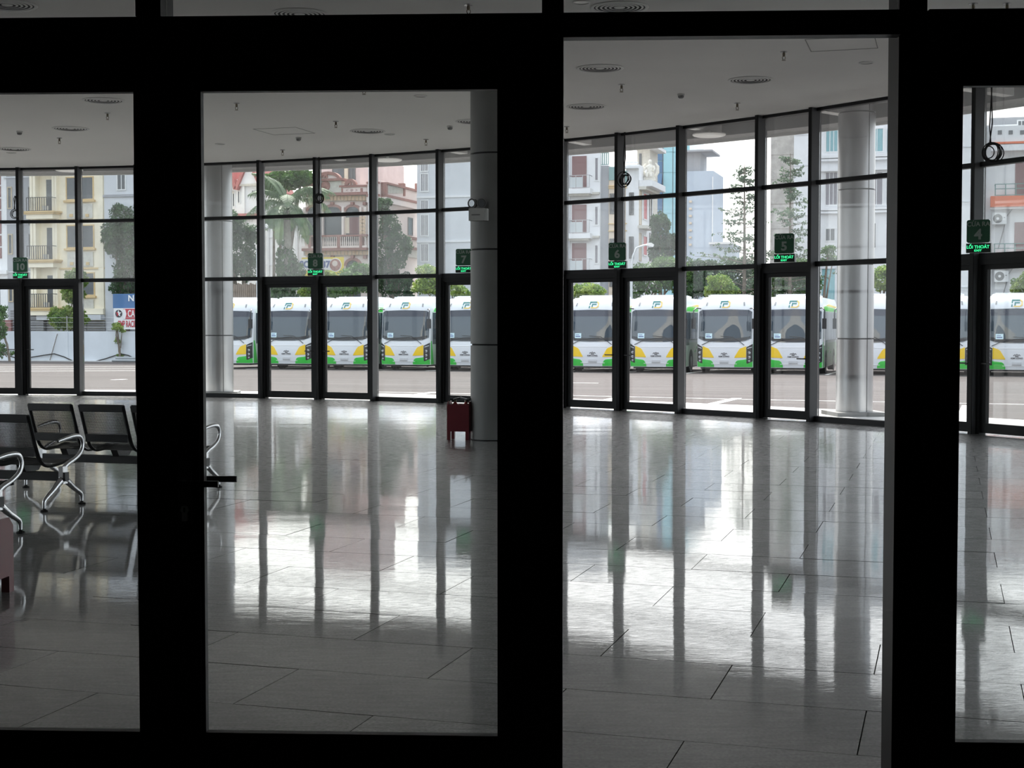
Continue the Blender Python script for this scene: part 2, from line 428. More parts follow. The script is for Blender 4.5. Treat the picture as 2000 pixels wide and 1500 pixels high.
# curved front: mullions, transoms, panes, doors
MUL = [s_at(x) for x in (1735,)]
S = {k: s_at(k) for k in (45, 160, 275, 385, 515, 625, 735, 865, 960, 1105, 1215, 1335, 1490, 1595, 1775, 1915, 2050)}
sl = [S_END, S[45] + 1.4, S[45], S[160], S[275], S[385], S[515], S[625], S[735], S[865], S[960], S[1105], S[1215], S[1335], S[1490], S[1595], S[1775], S[1915], S[2050]]
kinds = ['F', 'D', 'D', 'F', 'S', 'F', 'D', 'D', 'F', 'S', 'F', 'D', 'D', 'F', 'S', 'F', 'D', 'D']
s_ = S[2050]
while s_ > -3:
    s_ -= 1.45; sl.append(s_); kinds.append('F')
wf = struct('wall_far')
Z1, Z2 = 2.565, 3.88
for s in sl:
    m = MB(); abox(m, s - .03, s + .03, -.19, .04, 0, CEIL); m_o = m.build('mullion', 'mullion_grey', wf)
    m = MB(); abox(m, s - .032, s + .032, -.205, -.19, 0, CEIL); m.build('mullion_shaded_face', 'black_aluminium', m_o)  # black strip paints the shade on the mullion's room-side face
def bar(s0, s1, z0, z1, o0=-.085, o1=.03, name='transom', par=wf, m='dark_aluminium'):
    b_ = MB(); abox(b_, s0, s1, o0, o1, z0, z1); return b_.build(name, m, par)
def pane(s0, s1, z0, z1, par=wf, m='facade_glass'):
    b_ = MB(); abox(b_, s0, s1, -.006, .006, z0, z1); return b_.build('pane', m, par)
door_no = 4
def leaf(par, s0, s1, hinge_hi, handle=True):
    """one glazed door leaf between s1 (right in the photo) and s0 (left)"""
    w, zt = .085, 2.44
    bar(s1, s1 + w, .02, zt, -.07, .0, 'stile', par, 'black_aluminium'); bar(s0 - w, s0, .02, zt, -.07, .0, 'stile', par, 'black_aluminium')
    bar(s1 + w, s0 - w, zt - .07, zt, -.07, .0, 'top_rail', par, 'black_aluminium'); bar(s1 + w, s0 - w, .02, .16, -.07, .0, 'bottom_rail', par, 'black_aluminium')
    pane(s1 + w, s0 - w, .16, zt - .07, par, 'facade_door_glass')
    if handle:
        sh = s0 - .045 if hinge_hi else s1 + .045
        d = -1 if hinge_hi else 1
        h = MB(); q = [arc(sh, -.07, 1.02), arc(sh, -.12, 1.02), arc(sh + .03 * d, -.125, 1.02), arc(sh + .17 * d, -.125, 1.02)]
        h.tube(q, .011, 6); h.build('handle', 'black_steel', par)
k = 0
while k < len(kinds):
    s0, s1 = sl[k] - .032, sl[k + 1] + .032
    bar(s0, s1, CEIL - .05, CEIL, -.085); bar(s0, s1, Z2 - .035, Z2 + .035); bar(s0, s1, Z1 - .04, Z1 + .04)
    pane(s0, s1, Z2 + .035, CEIL - .05); pane(s0, s1, Z1 + .04, Z2 - .035)
    if kinds[k] == 'F':
        bar(s0, s1, 0, .09, name='sill'); pane(s0, s1, .09, Z1 - .04, m='facade_door_glass')
    else:
        d = struct('door_%d' % door_no, (0, 0, 0)); door_no += 1
        bar(s0, s1, 2.44, Z1 - .04, -.11, .03, 'head_frame', d, 'black_aluminium')
        bar(s0 - .06, s0, 0, 2.44, -.11, .03, 'jamb', d, 'black_aluminium'); bar(s1, s1 + .06, 0, 2.44, -.11, .03, 'jamb', d, 'black_aluminium')
        leaf(d, s0 - .06, s1 + .06, kinds[k] == 'D' and k + 1 < len(kinds) and kinds[k + 1] != 'D')
        tag(d, 'black framed glass door leaf in the curved glass front')
    k += 1

# outside canopy over the entrances
ca = struct('canopy')
def ring(o0, o1, z0, z1, s0=-4, s1=40, n=48):
    m = MB()
    for i in range(n):
        a, b = s0 + (s1 - s0) * i / n, s0 + (s1 - s0) * (i + 1) / n
        vs = [arc(a, o0, z0), arc(b, o0, z0), arc(b, o1, z0), arc(a, o1, z0), arc(a, o0, z1), arc(b, o0, z1), arc(b, o1, z1), arc(a, o1, z1)]
        m.add(vs, [(0, 1, 2, 3), (4, 5, 6, 7), (0, 1, 5, 4), (3, 2, 6, 7)])
    return m
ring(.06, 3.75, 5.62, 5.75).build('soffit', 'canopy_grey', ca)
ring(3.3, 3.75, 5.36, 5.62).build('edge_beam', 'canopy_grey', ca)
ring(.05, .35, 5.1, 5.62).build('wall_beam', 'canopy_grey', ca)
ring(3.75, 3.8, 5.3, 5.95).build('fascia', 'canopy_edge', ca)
for s in np.arange(-2, 38, 2.8):
    m = MB(); abox(m, s - .09, s + .09, .35, 3.3, 5.42, 5.62); m.build('beam', 'canopy_edge', ca)
cl = None
for px, py, lb in ((1385, 262, 'round flat canopy lamp seen beside the open sky'), (757, 311, 'round flat canopy lamp above the pink wall and balustrade'), (135, 331, 'round flat canopy lamp above the cream house balconies')):
    p = at_z(px, py, 5.36)
    t = thing('canopy_light', lb, 'lamp', p, 0, 'canopy lamps')
    MB().lathe([(.31, -.035), (.33, -.02), (.33, 0)], 24).build('trim_ring', 'white_plastic', t, 40)
    MB().tube([(0, 0, 0), (0, 0, .27)], .03, 8).build('stem', 'white_plastic', t)
    MB().lathe([(.27, -.045), (.28, -.036)], 24).build('lens', mat('opal', (.8, .8, .78), .4), t, 40)

# ------------------------------------------------------------------ near glass partition with doors
PA = math.atan(.045)
wn_ = struct('wall_near', (0, part_y(0), 0), -PA)
def ps(px, py=634):                                      # pixel -> place along the partition
    r = ray(px, py); k_ = r.x / r.y                     # x = k*y, y = P0-.045(x+.5)
    x = k_ * (P0 - .0225) / (1 + .045 * k_); return x / math.cos(PA)
def pz(py, px): 
    r = ray(px, py); x = ps(px) * math.cos(PA); return H + r.z / r.y * part_y(x)
def pbox(name, s0, s1, z0, z1, y0=-.05, y1=.05, par=None, m='black_aluminium'):
    return MB().box(s0, s1, y0, y1, z0, z1).build(name, m, par or wn_)
gl, g2l, g2r, ml, mr_, o_r, m2r, g3l = ps(275), ps(391.5), ps(979), ps(1059), ps(1100), ps(1746), ps(1800), ps(1865.5)
ZT, ZO = pz(38, 500), pz(77, 1420)
ZG, ZB = pz(171, 690), .2
SL, SR = -8.0, 7.0
pbox('mullion', ml, mr_, 0, CEIL, -.07, .08); pbox('mullion', o_r, m2r, 0, CEIL, -.03, .13)
pbox('mullion', ps(283), ps(331), ZT, CEIL, -.07, .08)
pbox('head_beam', SL, ml, ZG + .085, ZT, -.06, .07); pbox('head_beam', mr_, o_r, ZO, ZT, -.06, .0); pbox('head_beam', m2r, SR, ZG + .085, ZT - .0, -.06, .07)
top = 3.9
for a, b in ((SL, ps(283)), (ps(331), ml), (mr_, o_r), (m2r, SR)):
    MB().box(a, b, -.006, .006, ZT, top).build('pane', 'door_glass', wn_)
    pbox('top_beam', a, b, top, CEIL, -.1, .1, m='black_aluminium')
pbox('sill', SL, ml, 0, .02); pbox('sill', m2r, SR, 0, .02)
pbox('jamb', g2r + .1, ml, .02, ZG + .085, -.045, .05); pbox('jamb', m2r, m2r + .05, .02, ZG + .085, -.045, .05)
# thin glazed fin of the opened leaf, folded back against the right-hand mullion
def near_leaf(n, s0, s1, gs0, gs1, label):
    d = struct('door_%d' % n, (0, part_y(0), 0), -PA, label)
    zt = ZG + .085
    pbox('stile', s0, gs0, .02, zt, -.03, .03, d); pbox('stile', gs1, s1, .02, zt, -.03, .03, d)
    pbox('top_rail', gs0, gs1, ZG, zt, -.03, .03, d); pbox('bottom_rail', gs0, gs1, .02, ZB, -.03, .03, d)
    MB().box(gs0, gs1, -.005, .005, ZB, ZG).build('pane', 'door_glass', d)
    for zz in (ZB, ZG - .012): pbox('bead', gs0, gs1, zz, zz + .012, -.018, .018, d, 'dark_aluminium')
    for zz in (gs0, gs1 - .012): pbox('bead', zz, zz + .012, ZB, ZG, -.018, .018, d, 'dark_aluminium')
    return d
d1 = near_leaf(1, gl - 1.12, gl + .055, gl - 1.0, gl, 'black framed glass door leaf in front of the waiting chairs')
d2 = near_leaf(2, g2l - .09, g2r + .1, g2l, g2r, 'black framed glass door leaf with lever handles')
d3 = near_leaf(3, m2r + .05, g3l + 1.12, g3l, g3l + 1.0, 'black framed glass door leaf at the right edge')
pbox('jamb', gl - 1.3, gl - 1.12, .02, ZG + .085, -.045, .05)
pbox('astragal', gl + .055, g2l - .09, .02, ZG + .085, -.036, .04)
pbox('jamb', g3l + 1.12, g3l + 1.3, .02, ZG + .085, -.045, .05)
for a, b in ((SL, gl - 1.3), (g3l + 1.3, SR)):
    MB().box(a, b, -.006, .006, .1, ZG + .085).build('pane', 'door_glass', wn_); pbox('sill', a, b, 0, .1)
hp = ps(364); hz = 1.056
for sy in (-1, 1):
    y_ = .03 * sy
    e = MB().box(hp - .022, hp + .022, min(y_, y_ + .01 * sy), max(y_, y_ + .01 * sy), hz - .14, hz + .07).build('handle_plate', 'black_steel', d2)
    h = MB(); h.tube([(hp, y_, hz), (hp, y_ + .05 * sy, hz)], .011, 10)
    h.box(hp - .012, hp + .135 + .012 * sy, y_ + .05 * sy - .007, y_ + .05 * sy + .007, hz - .01, hz + .01)
    h.build('lever_handle', 'black_steel', d2)
kz = 1.58 - 366 * 4.86 / F
MB().prism([(hp - .009, kz - .028), (hp + .009, kz - .028), (hp + .009, kz), (hp + .014, kz + .008), (hp + .009, kz + .022), (hp - .009, kz + .022), (hp - .014, kz + .008), (hp - .009, kz)], -.046, -.041).build('key_cylinder', 'steel', d2)
MB().box(hp - .003, hp + .003, -.0475, -.046, kz + .002, kz + .018).build('key_slot', 'black_rubber', d2)

# dim room the photograph is taken from
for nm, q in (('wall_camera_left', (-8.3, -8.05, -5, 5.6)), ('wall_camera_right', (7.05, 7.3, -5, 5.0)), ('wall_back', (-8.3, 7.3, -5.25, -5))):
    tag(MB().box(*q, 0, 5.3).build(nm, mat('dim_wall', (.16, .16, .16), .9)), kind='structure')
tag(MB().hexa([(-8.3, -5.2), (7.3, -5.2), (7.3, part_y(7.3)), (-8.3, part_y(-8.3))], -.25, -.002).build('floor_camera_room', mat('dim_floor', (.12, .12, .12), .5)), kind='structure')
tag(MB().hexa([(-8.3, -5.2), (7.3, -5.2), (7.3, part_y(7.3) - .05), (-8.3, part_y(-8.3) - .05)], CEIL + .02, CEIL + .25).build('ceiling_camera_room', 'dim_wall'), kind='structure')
for nm, a, b in (('wall_hall_left', XL - .2, SL), ('wall_hall_right', SR, 9.9)):
    tag(MB().hexa([(a, part_y(a) - .1), (b, part_y(b) - .1), (b, part_y(b)), (a, part_y(a))], 0, CEIL).build(nm, 'wall_paint'), kind='structure')

# ------------------------------------------------------------------ outside ground
te = struct('terrace'); 
tm = MB()
N = 60; sa, sb_ = -6, 42
for i in range(N):
    a, b = sa + (sb_ - sa) * i / N, sa + (sb_ - sa) * (i + 1) / N
    tm.add([arc(a, .04, -.03), arc(b, .04, -.03), arc(b, 3.7, -.05), arc(a, 3.7, -.05), arc(a, 3.7, -.3), arc(b, 3.7, -.3)], [(0, 1, 2, 3), (3, 2, 5, 4)])
tm.build('paving', 'concrete_light', te)
lot = struct('parking_lot', (0, 0, 0), -TH)
def lz(d): return max(-.9, min(-.108, -.12 - .0118 * (d - 29)))
lm = MB()
for a, b in ((-20, 28), (28, 95.1), (95.1, 300)):
    lm.add([(-160, a, lz(a)), (160, a, lz(a)), (160, b, lz(b)), (-160, b, lz(b))], [(0, 1, 2, 3)])
lm.build('asphalt', 'asphalt', lot)
def stripe(pts, w=.13):
    """painted line on the lot through (u,v) points"""
    m = MB()
    for (a, b), (c, d) in zip(pts[:-1], pts[1:]):
        n_ = Vector((-(d - b), c - a)); n_.normalize(); n_ *= w / 2
        q = [(a + n_.x, b + n_.y), (c + n_.x, d + n_.y), (c - n_.x, d - n_.y), (a - n_.x, b - n_.y)]
        m.add([(x, y, lz(y) + .006) for x, y in q] + [(x, y, lz(y)) for x, y in q], [(0, 1, 2, 3), (0, 1, 5, 4), (2, 3, 7, 6), (1, 2, 6, 5), (3, 0, 4, 7)])
    return m.build('line_marking', 'road_paint', lot)
def uvp(px, py, z=-.17):
    for _ in range(6):
        p = at_z(px, py, z); z = lot_z(p)
    return (p.dot(U), p.dot(V))
stripe([uvp(1100, 772.5), uvp(1480, 781)], .13); stripe([uvp(1480, 781), uvp(2000, 790)], .13)
stripe([uvp(735, 766), uvp(1000, 771)], .13); stripe([uvp(1085, 747.5), uvp(1168, 748.5)], .16)
for a, b in (((1374, 793), (1440, 778)), ((1163, 786), (1213, 775.5)), ((785, 775), (848, 766)), ((1885, 815), (1893, 792))):
    stripe([uvp(*a), uvp(*b)], .22 if a[0] != 1885 else .3)
stripe([uvp(170, 770), uvp(500, 772)], .2); stripe([uvp(545, 768), uvp(735, 770)], .15)
for j in range(0, 3): stripe([uvp(0, 717 + 4 * j), uvp(270, 716 + 4 * j)], .25)
stripe([uvp(220, 742), uvp(245, 741)], .2)

# the station's arched roof front above the entrance hall (it shows in the bus windscreens)
rf = struct('roof', (0, 0, 0), -TH)
ru, rv, n = -9.3, 23.5, 30
def bell(q): return .5 + .5 * math.cos(math.pi * max(-1, min(1, q)))
outer = [(ru - 13 + 26 * i / n, 8.6 + 6.2 * bell((i / n - .5) * 2)) for i in range(n + 1)]
inner = [(ru - 10.6 + 21.2 * i / n, 6.8 + 5.4 * bell((i / n - .5) * 2)) for i in range(n + 1)]
m = MB()
for i in range(n):
    a, b, c, d = outer[i], outer[i + 1], inner[i + 1], inner[i]
    m.prism([a, b, c, d], rv - 6, rv)
m.build('arched_fascia', mat('roof_cream', (.8, .76, .66), .6), rf)
for i in range(n): MB().prism([inner[i], inner[i + 1], (inner[i + 1][0], 5.8), (inner[i][0], 5.8)], rv - 6, rv - .6).build('gable_panel', mat('gable_dark', (.05, .055, .06), .3), rf)
MB().box(ru - 13, ru + 13, rv - 12, rv - 6, 5.75, 9).build('roof_block', 'roof_cream', rf)
# ------------------------------------------------------------------ ceiling fittings
def make_diffuser():
    t = thing('ceiling_diffuser', '', 'air diffuser', (0, 0, 0), 0, 'round ceiling air diffusers')
    MB().lathe([(.32, 0), (.325, -.005), (.312, -.012), (.285, -.010), (.283, 0)], 32).build('outer_ring', 'white_plastic', t, 40)
    MB().lathe([(.284, -.001), (.284, -.002)], 32).build('backing', mat('duct_shadow', (.03, .03, .03), .8), t)
    for r in (.255, .205, .155, .105):
        m = MB(); vs = []; fs = []; n = 28
        for k in range(n):
            a = 2 * math.pi * k / n
            for rr, zz in ((r + .012, -.006), (r - .012, -.009), (r - .012, -.007), (r + .012, -.004)): vs.append((rr * math.cos(a), rr * math.sin(a), zz))
        for k in range(n):
            k2 = (k + 1) % n
            for q in range(4): fs.append((k * 4 + q, k2 * 4 + q, k2 * 4 + (q + 1) % 4, k * 4 + (q + 1) % 4))
        m.add(vs, fs).build('ring', 'white_plastic', t, 40)
    MB().lathe([(.062, -.004), (.058, -.009), (.01, -.010)], 20).build('centre_cone', 'white_plastic', t, 40)
    return t
dif = make_diffuser()
DIFF = [(14, 9, 'round air diffuser cut by the top left corner of the photo'), (585, 27, 'round air diffuser seen through the upper pane above the lever door'),
        (1210, 14, 'round air diffuser seen through the upper pane above the open doorway'), (1172, 133, 'nearer round air diffuser at the upper left of the open doorway'),
        (1466, 156, 'round air diffuser in the middle of the ceiling seen through the open doorway'), (1145, 208, 'round air diffuser furthest down the left edge of the open doorway'),
        (202, 196, 'nearest round air diffuser seen through the left door pane'), (138, 251, 'middle round air diffuser seen through the left door pane'),
        (28, 291, 'furthest round air diffuser seen through the left door pane'), (430, 172, 'round air diffuser cut by the top frame of the lever door'),
        (718, 256, 'round air diffuser left of the tall grey column on the far ceiling'), (926, 237, 'round air diffuser half hidden by the tall grey column')]
for i, (x, y, lb) in enumerate(DIFF):
    o = dif if i == 0 else copy_tree(dif)
    o.location = at_z(x, y, CEIL); o['label'] = lb
def make_sprinkler():
    t = thing('sprinkler_head', '', 'sprinkler', (0, 0, 0), 0, 'pendant sprinkler heads')
    MB().lathe([(.04, 0), (.038, -.008), (.015, -.012)], 12).build('rosette', 'steel', t, 40)
    MB().lathe([(.013, -.01), (.015, -.035), (.009, -.05)], 8).build('body', 'brass', t, 40)
    m = MB(); m.tube([(.012, 0, -.045), (.016, 0, -.065), (.005, 0, -.085)], .004, 5); m.tube([(-.012, 0, -.045), (-.016, 0, -.065), (-.005, 0, -.085)], .004, 5)
    m.build('frame_arm', 'brass', t)
    MB().lathe([(.022, -.086), (.022, -.09)], 10).build('deflector', 'brass', t)
    return t
spr = make_sprinkler()
SPR = [(915, 17, 'pendant sprinkler head above the lever door near the top of the photo'), (462, 207, 'nearest pendant sprinkler head at the left of the lever door pane'),
       (711, 176, 'pendant sprinkler head at the top edge of the lever door pane'), (656, 242, 'pendant sprinkler head left of the far round diffuser'),
       (552, 297, 'furthest pendant sprinkler head above exit sign eight'), (832, 277, 'pendant sprinkler head between far diffuser and grey column'),
       (210, 226, 'pendant sprinkler head under the nearest diffuser in the left pane'), (116, 274, 'furthest pendant sprinkler head in the left door pane'),
       (1531, 108, 'nearest pendant sprinkler head in the open doorway'), (1214, 171, 'pendant sprinkler head below the upper left diffuser of the doorway'),
       (1440, 207, 'pendant sprinkler head below the middle diffuser of the doorway'), (1107, 252, 'pendant sprinkler head at the left edge of the open doorway'),
       (1901, 15, 'left of two sprinkler heads at the top right corner'), (1967, 15, 'right of two sprinkler heads at the top right corner')]
for i, (x, y, lb) in enumerate(SPR):
    o = spr if i == 0 else copy_tree(spr)
    p = at_z(x, y, CEIL - .045); o.location = (p.x, p.y, CEIL); o['label'] = lb; o.scale = (1.25, 1.25, 1.25)
def make_detector():
    t = thing('smoke_detector', '', 'smoke detector', (0, 0, 0), 0, 'ceiling smoke detectors')
    MB().lathe([(.055, 0), (.055, -.022), (.05, -.028)], 16).build('base', 'white_plastic', t, 40)
    MB().lathe([(.045, -.028), (.045, -.05), (.03, -.066), (.005, -.068)], 16).build('sensor_head', 'grey_plastic', t, 40)
    return t
det = make_detector()
for i, (x, y, lb) in enumerate([(38, 260, 'smoke detector on the ceiling in the left door pane'), (583, 272, 'smoke detector above exit sign eight'), (879, 250, 'smoke detector just left of the tall grey column'), (1330, 188, 'smoke detector on the ceiling seen in the open doorway')]):
    o = det if i == 0 else copy_tree(det)
    p = at_z(x, y, CEIL - .035); o.location = (p.x, p.y, CEIL); o['label'] = lb
def make_downlight():
    t = thing('downlight', '', 'lamp', (0, 0, 0), 0, 'unlit recessed downlights')
    MB().lathe([(.1, 0), (.1, -.008), (.085, -.012), (.08, -.004)], 24).build('trim_ring', 'white_plastic', t, 40)
    MB().lathe([(.078, -.003), (.078, -.005)], 24).build('lens', mat('unlit_lens', (.5, .5, .48), .3), t)
    return t
dl = make_downlight()
for i, (x, y, lb) in enumerate([(124, 178, 'unlit downlight at the top of the left door pane'), (430, 281, 'unlit downlight furthest left in the lever door pane'), (821, 187, 'unlit downlight near the top of the lever door pane'),
                                (761, 262, 'unlit downlight beside the far round diffuser'), (1692, 122, 'unlit downlight at the right of the open doorway'), (1135, 4, 'unlit downlight above the open doorway at the top edge'), (22, 298, 'unlit downlight at the left edge below the far diffuser')]):
    o = dl if i == 0 else copy_tree(dl)
    o.location = at_z(x, y, CEIL); o['label'] = lb

# ------------------------------------------------------------------ columns
def column(label, x, y, r, z0, zs, plinth, cm='column_cladding', group='round clad columns'):
    t = thing('column', label, 'column', (x, y, z0), 0, group)
    zz = [0] + [z - z0 for z in zs]
    for a, b in zip(zz[:-1], zz[1:]):
        MB().lathe([(r - .02, a + .011), (r, a + .012), (r, b - .012), (r - .02, b - .011)], 48).build('cladding', cm, t, 40)
    MB().lathe([(r - .02, .0), (r - .02, zz[-1])], 24).build('core', 'black_rubber', t, 40)
    for k in range(2):
        a = math.radians(-62 + 180 * k)
        for za, zb_ in zip(zz[:-1], zz[1:]):
            m = MB().box(r - .003, r + .003, -.008, .008, za + .012, zb_ - .012).build('joint_strip', mat('joint_dark', (.08, .08, .08), .6), t)
            m.rotation_euler = (0, 0, a)
    if plinth: MB().box(-.46, .46, -.46, .46, 0, .07).build('plinth', mat('plinth_stone', (.2, .2, .195), .7), t).rotation_euler = (0, 0, .1)
    return t
colin = column('tall grey clad column standing inside the hall beside the red box', -.24, 20.08, .33, 0, (1.306, 2.6, 3.9, CEIL), False, 'column_paint')
column('grey clad column outside beside the bottle, right of exit sign five', 6.13, 26.1, .325, -.04, (1.33, 2.65, 3.97, 5.33, 5.62), True)
column('grey clad column outside left of door eight, in front of dark trees', -6.83, 34.0, .335, -.04, (1.33, 2.65, 3.97, 5.33, 5.62), True)

# twin-head emergency light on the hall column
el = thing('emergency_light', 'white twin head emergency light fixed to the hall column', 'emergency light', (-.455, 19.76, 2.98), math.radians(-16))
MB().box(-.12, .10, -.05, .06, 0, .165).build('housing', 'white_plastic', el)
MB().box(.10, .135, -.045, .055, .0, .16).build('end_cap', mat('cap_white', (.85, .85, .84), .4), el)
MB().box(-.08, .04, -.053, -.05, .07, .085).build('label_strip', 'grey_plastic', el)
for x, rz in ((-.075, -.3), (.045, .35)):
    lh = MB().lathe([(.03, .05), (.062, .03), (.068, -.03), (.058, -.034), (.05, -.02), (.015, -.005)], 20, axis='y').build('lamp_head', 'grey_plastic', el, 40)
    lh.location = (x, 0, .235); lh.rotation_euler = (0, 0, rz)
    MB().lathe([(.05, -.024), (.045, -.032)], 16, axis='y').build('lens', 'lamp_lens', lh)
    MB().tube([(x, 0, .16), (x, 0, .19)], .018, 8).build('swivel', 'white_plastic', el)

# ------------------------------------------------------------------ red fire extinguisher boxes
def fire_box(label, loc, rz, w, d, h, ears, pictogram):
    t = thing('extinguisher_box', label, 'fire box', loc, rz, 'red fire extinguisher boxes')
    lg = h * .22; e = .012
    for sx in (-1, 1):
        x0 = sx * w / 2; x1 = x0 - sx * e
        side = [(-d / 2, lg), (-d / 2, h), (d / 2, h), (d / 2, 0), (d / 2 - .06, 0), (d / 2 - .06, lg), (-d / 2 + .06, lg), (-d / 2 + .06, 0), (-d / 2, 0)]
        m = MB(); m.prism_x([(-d / 2, lg), (d / 2, lg), (d / 2, h * .88), (d / 2 - .05, h), (-d / 2 + .05, h), (-d / 2, h * .88)], min(x0, x1), max(x0, x1)); m.build('side_panel', 'red_lacquer', t)
        for sy in (-1, 1):
            MB().box(min(x0, x0 - sx * .05), max(x0, x0 - sx * .05), sy * d / 2 - (.06 if sy > 0 else 0), sy * d / 2 + (.06 if sy < 0 else 0), 0, lg).build('leg', 'red_lacquer', t)
    for sy in (-1, 1):
        ya = sy * d / 2; yb = ya - sy * e
        MB().box(-w / 2 + e, w / 2 - e, min(ya, yb), max(ya, yb), lg, h * .92).build('front_panel' if sy < 0 else 'back_panel', 'red_lacquer', t)
    MB().box(-w / 2 + e, w / 2 - e, -d / 2 + e, d / 2 - e, lg, lg + .015).build('base_board', 'red_lacquer', t)
    if pictogram:
        f = MB(); y = -d / 2 - .002; a, b, c0, c1 = w * .12, w * .44, h * .46, h * .72
        f.tube([(a, y, c0), (b, y, c0), (b, y, c1), (a, y, c1)], .0045, 4, closed=True)
        f.build('pictogram_frame', mat('pale_print', (.62, .5, .5), .5), t)
        f = MB(); f.box(a + .05, a + .08, y - .001, y + .002, c0 + .03, c0 + .11); f.box(a + .1, b - .03, y - .001, y + .002, c0 + .03, c0 + .06); f.build('pictogram', 'pale_print', t)
    return t
def extinguisher(label, loc, rz):
    t = thing('fire_extinguisher', label, 'extinguisher', loc, rz, 'extinguishers in the red boxes')
    MB().lathe([(.055, 0), (.06, .01), (.06, .30), (.05, .345), (.022, .37), (.02, .385)], 16).build('cylinder', mat('extinguisher_red', (.3, .015, .02), .3), t, 40)
    MB().lathe([(.02, .385), (.022, .41)], 10).build('valve', 'brass', t)
    MB().prism([(-.02, .405), (.09, .43), (.1, .45), (-.02, .425)], -.01, .01).build('lever', 'black_steel', t)
    MB().tube([(-.02, 0, .4), (-.07, 0, .43), (-.1, 0, .38), (-.09, 0, .22)], .011, 7).build('hose', 'black_rubber', t)
    return t
p = at_z(899, 858, 0)
fire_box('dark red fire extinguisher box on legs beside the tall hall column', (p.x, p.y, 0), -.2, .31, .28, .53, 0, False)
for dx, dy, rz, lb in ((-.075, .02, .5, 'left fire extinguisher standing in the red box by the column'), (.085, -.02, 2.6, 'right fire extinguisher standing in the red box by the column')):
    extinguisher(lb, (p.x + dx * .95, p.y + dy, .135), rz)
p = at_z(13, 1172, 0)
fire_box('red fire extinguisher box with printed pictogram at the lower left edge', (p.x - .355, p.y + .17, 0), -.12, .56, .32, .445, 0, True)
extinguisher('fire extinguisher standing in the lower left red box', (p.x - .36, p.y + .17, .115), 2.2)

# ------------------------------------------------------------------ waiting benches (three seats on a beam)
def make_bench():
    t = thing('waiting_bench', '', 'bench', (0, 0, 0), -TH, 'airport style waiting benches')
    prof = [(-.27, .815), (-.235, .72), (-.19, .60), (-.145, .49), (-.10, .415), (-.03, .372), (.06, .362), (.20, .372), (.33, .392), (.385, .385), (.40, .362)]
    L = [0]
    for a, b in zip(prof[:-1], prof[1:]): L.append(L[-1] + math.hypot(b[0] - a[0], b[1] - a[1]))
    for k in range(3):
        xc = -(.36 + .56 * k); hw = .25
        for nm, lo, hi in (('backrest', 0, 4), ('seat', 4, 10)):
            pp = prof[lo:hi + 1]; m = MB(); n = len(pp)
            vs = [(xc - hw + .03, a, b) for a, b in pp] + [(xc + hw - .03, a, b) for a, b in pp]
            fs = [(i, i + 1, n + i + 1, n + i) for i in range(n - 1)]
            o = m.add(vs, fs).build(nm, 'perforated_black_steel', t, 60)
            uvl = o.data.uv_layers.new(name='UVMap')
            for lp in o.data.loops:
                i = lp.vertex_index % n; uvl.data[lp.index].uv = (0 if lp.vertex_index < n else 2 * hw - .06, L[lo + i])
        for sx in (-1, 1):
            x = xc + sx * (hw - .017)
            MB().tube(smooth_path([(x, a, b) for a, b in prof], None, 2), .019, 8, flat=.75).build('side_rail', 'black_steel', t, 50)
        MB().box(xc - hw + .02, xc + hw - .02, -.285, -.255, .755, .825).build('top_rail', 'black_steel', t)
        MB().box(xc - hw + .02, xc + hw - .02, -.185, -.15, .46, .535).build('lumbar_band', 'black_steel', t)
        MB().box(xc - hw + .02, xc + hw - .02, .36, .405, .355, .39).build('front_rail', 'black_steel', t)
        MB().prism_x([(-.02, .31), (.16, .31), (.22, .37), (-.06, .375)], xc - .035, xc + .035).build('seat_bracket', 'black_steel', t)
    MB().box(-1.80, .02, .04, .10, .235, .31).build('beam', 'black_steel', t)
    for x in (-.02, -1.80):
        m = MB(); m.box(x - .022, x + .022, .035, .105, .21, .36); m.build('leg_post', 'chrome', t)
        for sy in (-1, 1):
            m = MB(); m.tube(*smooth_path([(x, .07, .25), (x, .07 + sy * .06, .225), (x, .07 + sy * .15, .165), (x, .07 + sy * .24, .115), (x, .07 + sy * .275, .085), (x, .07 + sy * .28, .03)], [.034, .032, .026, .022, .02, .017], 3), 10, flat=.8)
            lg = m.build('leg', 'chrome', t, 50)
            MB().lathe([(.032, 0), (.032, .012), (.012, .02), (.012, .035)], 12, (x, .07 + sy * .28, 0)).build('foot_pad', 'black_rubber', lg)
        m = MB(); m.tube(*smooth_path([(x, .07, .34), (x, .14, .375), (x, .25, .41), (x, .34, .46), (x, .375, .52), (x, .36, .575), (x, .31, .605), (x, .2, .607), (x, .08, .592), (x, .0, .58)], [.026, .024, .021, .02, .02, .021, .021, .019, .017, .013], 3), 10, flat=.75)
        m.build('armrest', 'chrome', t, 50)
    return t
bench = make_bench()
b2 = at_z(124, 992, 0); b1 = at_z(400, 958, 0); b3 = at_z(47, 1042, 0) - V * .28 - U * .03
for i, (p, lb) in enumerate(((b1, 'furthest black perforated waiting bench with three empty seats'), (b2, 'middle waiting bench, its last seat and armrest at the left edge'), (b3, 'nearest waiting bench, only its chrome arm and leg showing at left'))):
    o = bench if i == 0 else copy_tree(bench)
    o.location = (p.x - V.x * .07 + U.x * .02, p.y - V.y * .07 + U.y * .02, 0); o['label'] = lb

